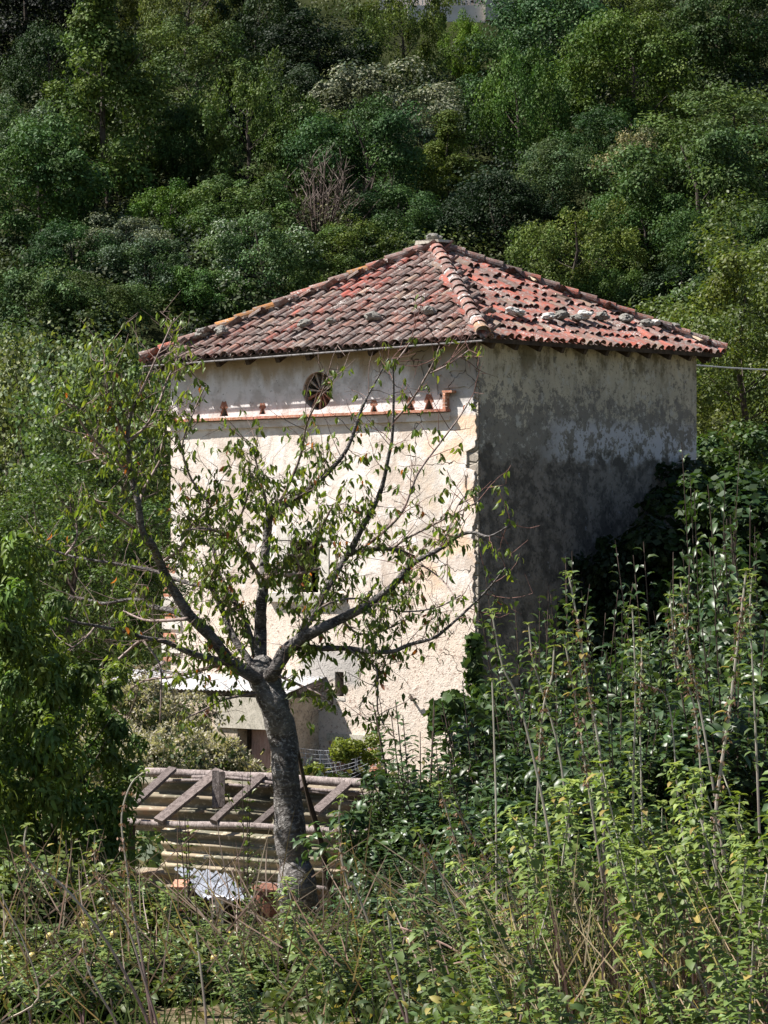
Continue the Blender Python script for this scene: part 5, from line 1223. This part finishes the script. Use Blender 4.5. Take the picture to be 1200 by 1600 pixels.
tn = [
 (12.0, [(955, 1560), (945, 1400), (940, 1200), (920, 1080), (905, 985), (888, 895)], .0085, .0035, .55, .3, 'tall nettle whose green tip stands alone against the shaded wall'),
 (11.6, [(885, 1560), (870, 1400), (850, 1260), (812, 1100), (785, 1040), (768, 955)], .0085, .003, .78, .0, 'slender leaning nettle with few leaves in front of the tower corner'),
 (12.3, [(780, 1560), (776, 1400), (775, 1250), (772, 1150), (769, 1062)], .006, .0035, .97, .0, 'straight pale leafless stalk just right of the tower corner'),
 (12.2, [(984, 1560), (988, 1350), (990, 1200), (993, 1070), (988, 950)], .008, .003, .62, .0, 'straight nettle with a small green tip in mid right'),
 (12.6, [(1140, 1420), (1110, 1200), (1085, 1060), (1072, 980), (1063, 905)], .008, .003, .75, .25, 'leaning brown tasselled nettle with a yellow green tuft right of centre'),
 (12.8, [(1100, 1330), (1088, 1120), (1060, 1040), (1052, 985), (1047, 930)], .007, .003, .8, .35, 'nettle beside the yellow green tuft with a drooping brown tassel'),
 (11.8, [(1126, 1600), (1124, 1450), (1118, 1280), (1140, 1110), (1152, 1010), (1166, 892)], .011, .004, .62, .52, 'thick purple stemmed nettle with a rusty seed spike at the right'),
 (12.6, [(905, 1480), (885, 1260), (868, 1150), (835, 1040), (826, 975)], .007, .003, .7, .1, 'nettle with pale top leaning left before the shaded wall'),
 (12.4, [(830, 1480), (842, 1200), (850, 1100), (862, 1060), (866, 1010)], .007, .0035, .72, .3, 'short nettle with a bushy top between two leaning ones'),
 (12.0, [(1085, 1480), (1060, 1250), (1045, 1100), (1010, 1070), (968, 1050)], .006, .002, .9, .1, 'bent bare stalk with a crooked tip in mid right'),
 (12.5, [(1195, 1560), (1185, 1250), (1178, 1080), (1172, 960), (1175, 900)], .008, .003, .6, .1, 'tall nettle touching the right edge of the frame'),
 (12.2, [(960, 1500), (930, 1300), (905, 1130), (893, 1060), (880, 990)], .007, .003, .7, .35, 'nettle with a hanging brown tassel below the lone green tip'),
 (13.0, [(1010, 1480), (1003, 1260), (1000, 1110), (1002, 1060), (1003, 1000)], .006, .003, .75, .2, 'thin nettle behind the straight one in mid right'),
 (12.2, [(795, 1590), (770, 1480), (735, 1380), (710, 1310), (690, 1240), (682, 1225)], .006, .003, .97, .30, 'leaning dry pinkish stalk with a brown tassel left of the nettle bed'),
 (12.4, [(835, 1560), (812, 1470), (790, 1400), (735, 1300), (700, 1245)], .0055, .003, .97, .25, 'dry stalk crossing the pinkish one left of the nettle bed'),
 (12.0, [(748, 1590), (735, 1520), (712, 1430), (690, 1370), (652, 1300)], .006, .003, .97, .15, 'pale dry stalk leaning furthest left of the nettle bed'),
 (12.6, [(238, 1600), (222, 1500), (208, 1420), (196, 1340), (190, 1275), (205, 1225), (228, 1205)], .0075, .003, .93, .55, 'brown withered nettle curving over with a green tip before the hutch'),
 (12.2, [(232, 1600), (205, 1540), (172, 1480), (130, 1420), (88, 1375), (50, 1350), (38, 1320), (42, 1290)], .0085, .004, .93, .28, 'bent nettle leaning far left with a rusty curled tassel'),
 (12.4, [(245, 1600), (225, 1530), (200, 1450), (172, 1400), (150, 1360), (148, 1300)], .007, .003, .86, .35, 'nettle with a green top and brown tassels left of the withered one'),
 (12.0, [(182, 1600), (160, 1560), (140, 1520), (130, 1480), (132, 1465)], .007, .004, .93, .3, 'short withered nettle with a drooping leaf tuft lower left'),
 (12.2, [(322, 1600), (320, 1570), (312, 1500), (308, 1460), (306, 1450)], .007, .004, .86, .0, 'young nettle with yellowing top leaf below the pale post'),
 (12.0, [(638, 1600), (625, 1530), (612, 1470), (605, 1420), (600, 1405)], .007, .004, .55, .0, 'nettle with broad leaves right of the cherry trunk foot'),
 (12.2, [(560, 1400), (545, 1385), (532, 1330), (530, 1270), (535, 1245)], .007, .004, .80, .3, 'brownish nettle leaning before the prop pole of the cherry'),
 (11.4, [(780, 1640), (772, 1600), (765, 1560), (765, 1520)], .008, .005, .1, .0, 'broad leaved nettle at the bottom edge under the leaning stalks'),
 (12.4, [(0, 1600), (60, 1560), (40, 1480), (12, 1420), (-4, 1385)], .005, .003, .97, .0, 'thin orange brown stalk at the lower left edge'),
]
for i, (D, pp, r0, r1, bare, sd, lab) in enumerate(tn):
    kw = dict(leaf=.082 if 'broad' in lab else .062)
    if bare > .95: kw['sc'] = (1.1, .85, .62)
    nettle(NP(D, *pp), r0, r1, bare, 100 + i, lab, seedy=sd, group=None, **kw)
# the crowd of nettles of the bed
bedp = []
for k in range(9):
    rr = random.Random(300 + k); H_ = 1.0; x = rr.uniform(-.22, .10); pts = [Vector((0, 0, 0)), Vector((x * .2, rr.uniform(-.03, .03), .35)), Vector((x * .6, rr.uniform(-.04, .04), .7)), Vector((x, rr.uniform(-.04, .04), 1.0))]
    lv_, mb, sd = nettle_parts([p * 1.45 for p in pts], .0075, .003, rr.uniform(.2, .55), 400 + k, leaf=.088, seedy=rr.choice((0, 0, .12)), gap=.062, side=.75)
    bedp.append((mb.me('stem', M_stem), merge(lv_, 'foliage', M_leaf)))
def crowd(n_, x0, x1, D0, D1, top, label, group, tint):
    for _ in range(n_):
        D = R.uniform(D0, D1); px = R.uniform(x0, x1); X_ = (px - 600) / F * D; g = gz(X_, D); zt = EYE + (HY - top(px) - R.uniform(-40, 130)) / F * D; s = max(.25, (zt - g) / 1.45)
        r = empty('nettle', (X_, D, g - .02), 0); r.rotation_euler = (R.gauss(0, .07), R.gauss(-.06, .13), R.uniform(-.7, .7)); q = .55 + .45 * s if s < 1 else s; r.scale = (q, q, s)
        k = R.randrange(9); obj('stem', bedp[k][0], r); a = obj('foliage', bedp[k][1], r); t = R.uniform(.85, 1.2); a.color = (tint[0] * t, tint[1] * t, tint[2] * t, 1); tag(r, label, 'nettle', group)
crowd(58, 830, 1260, 10.2, 13.6, lambda px: 1235 - (px - 830) * .10, 'one of the leafy nettles crowding the bed at the lower right', 'nettles of the bed at the lower right', (1.22, 1.2, 1.05))
crowd(14, 640, 840, 11.0, 13.2, lambda px: 1330 + (830 - px) * .5, 'one of the lower nettles at the left fringe of the nettle bed', 'nettles at the left fringe of the bed', (1.05, 1.05, 1))
crowd(16, -30, 660, 12.2, 14.2, lambda px: 1475, 'one of the small nettles along the bottom left of the garden', 'small nettles along the bottom', (1, 1.05, 1))
crowd(12, 180, 640, 13.6, 16.5, lambda px: 1395, 'one of the leafy nettles standing before the foot of the hutch', 'nettles before the hutch', (1.1, 1.1, 1))
crowd(16, 760, 1230, 9.4, 10.4, lambda px: 1470, 'one of the nearest short nettles at the bottom right edge', 'nearest short nettles at the bottom', (1.1, 1.1, 1))
# dead straws between them
def straws(n_, px0, px1, D0, D1, Lm, base, name, tilt=.5, wid=.012):
    D = NR.uniform(D0, D1, n_); px = NR.uniform(px0, px1, n_); X_ = (px - 600) / F * D; g = np.array([gz(a, b_) for a, b_ in zip(X_, D)]); L = Lm * NR.uniform(.4, 1.1, n_)
    d = unit(np.stack([NR.normal(-.1, tilt, n_), NR.normal(0, tilt * .6, n_), np.ones(n_)], 1)); pos = np.stack([X_, D, g + NR.uniform(0, .5, n_) * (tilt > .5)], 1)
    return leaves(pos, d, np.tile([0, -1, .1], (n_, 1)) + rnd(n_) * .3, L, wid / L, 'blade', cols(n_, base, .3, .1), name, M_leaf)
tag(obj('dry_straws', straws(900, 780, 1260, 10.5, 14.5, .5, (.52, .41, .27), 'dry_straws', .8, .0055)), 'pale dead stalks and straw tangled in the nettle bed', 'straw', kind='stuff')
tag(obj('nettle_stalks', straws(380, 800, 1260, 10.5, 14, .85, (.17, .10, .095), 'nettle_stalks', .13, .009)), 'bare purple brown stalks standing in the nettle bed', 'stalks', kind='stuff')
tag(obj('dead_twigs', straws(480, -40, 820, 12.5, 17, .5, (.22, .155, .12), 'dead_twigs', .9, .007)), 'dead brown twigs lying among the weeds', 'twigs', kind='stuff')
gg = straws(700, -50, 1260, 9, 16, .28, (.10, .15, .04), 'grass', .4, .008); tag(obj('grass', gg), 'thin green grass between the weeds', 'grass', kind='stuff')
tag(obj('nettle_undergrowth', groundcover(520, 0, (10.0, 14), .05, (.09, .13, .042), 'nettle_undergrowth', M_leaf, 'leaf', False, .42, (.3, .26, .08), 690)), 'short leafy growth under the nettles', 'weeds', kind='stuff')
# fallen stalk across the soil
for a, b_, r_, lab in (((625, 1449), (775, 1528), .005, 'thin pinkish stalk lying diagonally left of the nettle bed'), ((670, 1518), (800, 1506), .006, 'brown stick lying level over the bare soil')):
    A = P(*a, 13.4); B = P(*b_, 13.0); m = MB(); m.c = (1.3, 1.0, .9); m.tube(smoothpath([Vector((0, 0, 0)), (B - A) * .5 + Vector((0, 0, .03)), B - A], 4), r_, 6); o = m.build('fallen_stalk', M_twig); o.location = A; tag(o, lab, 'stalk')
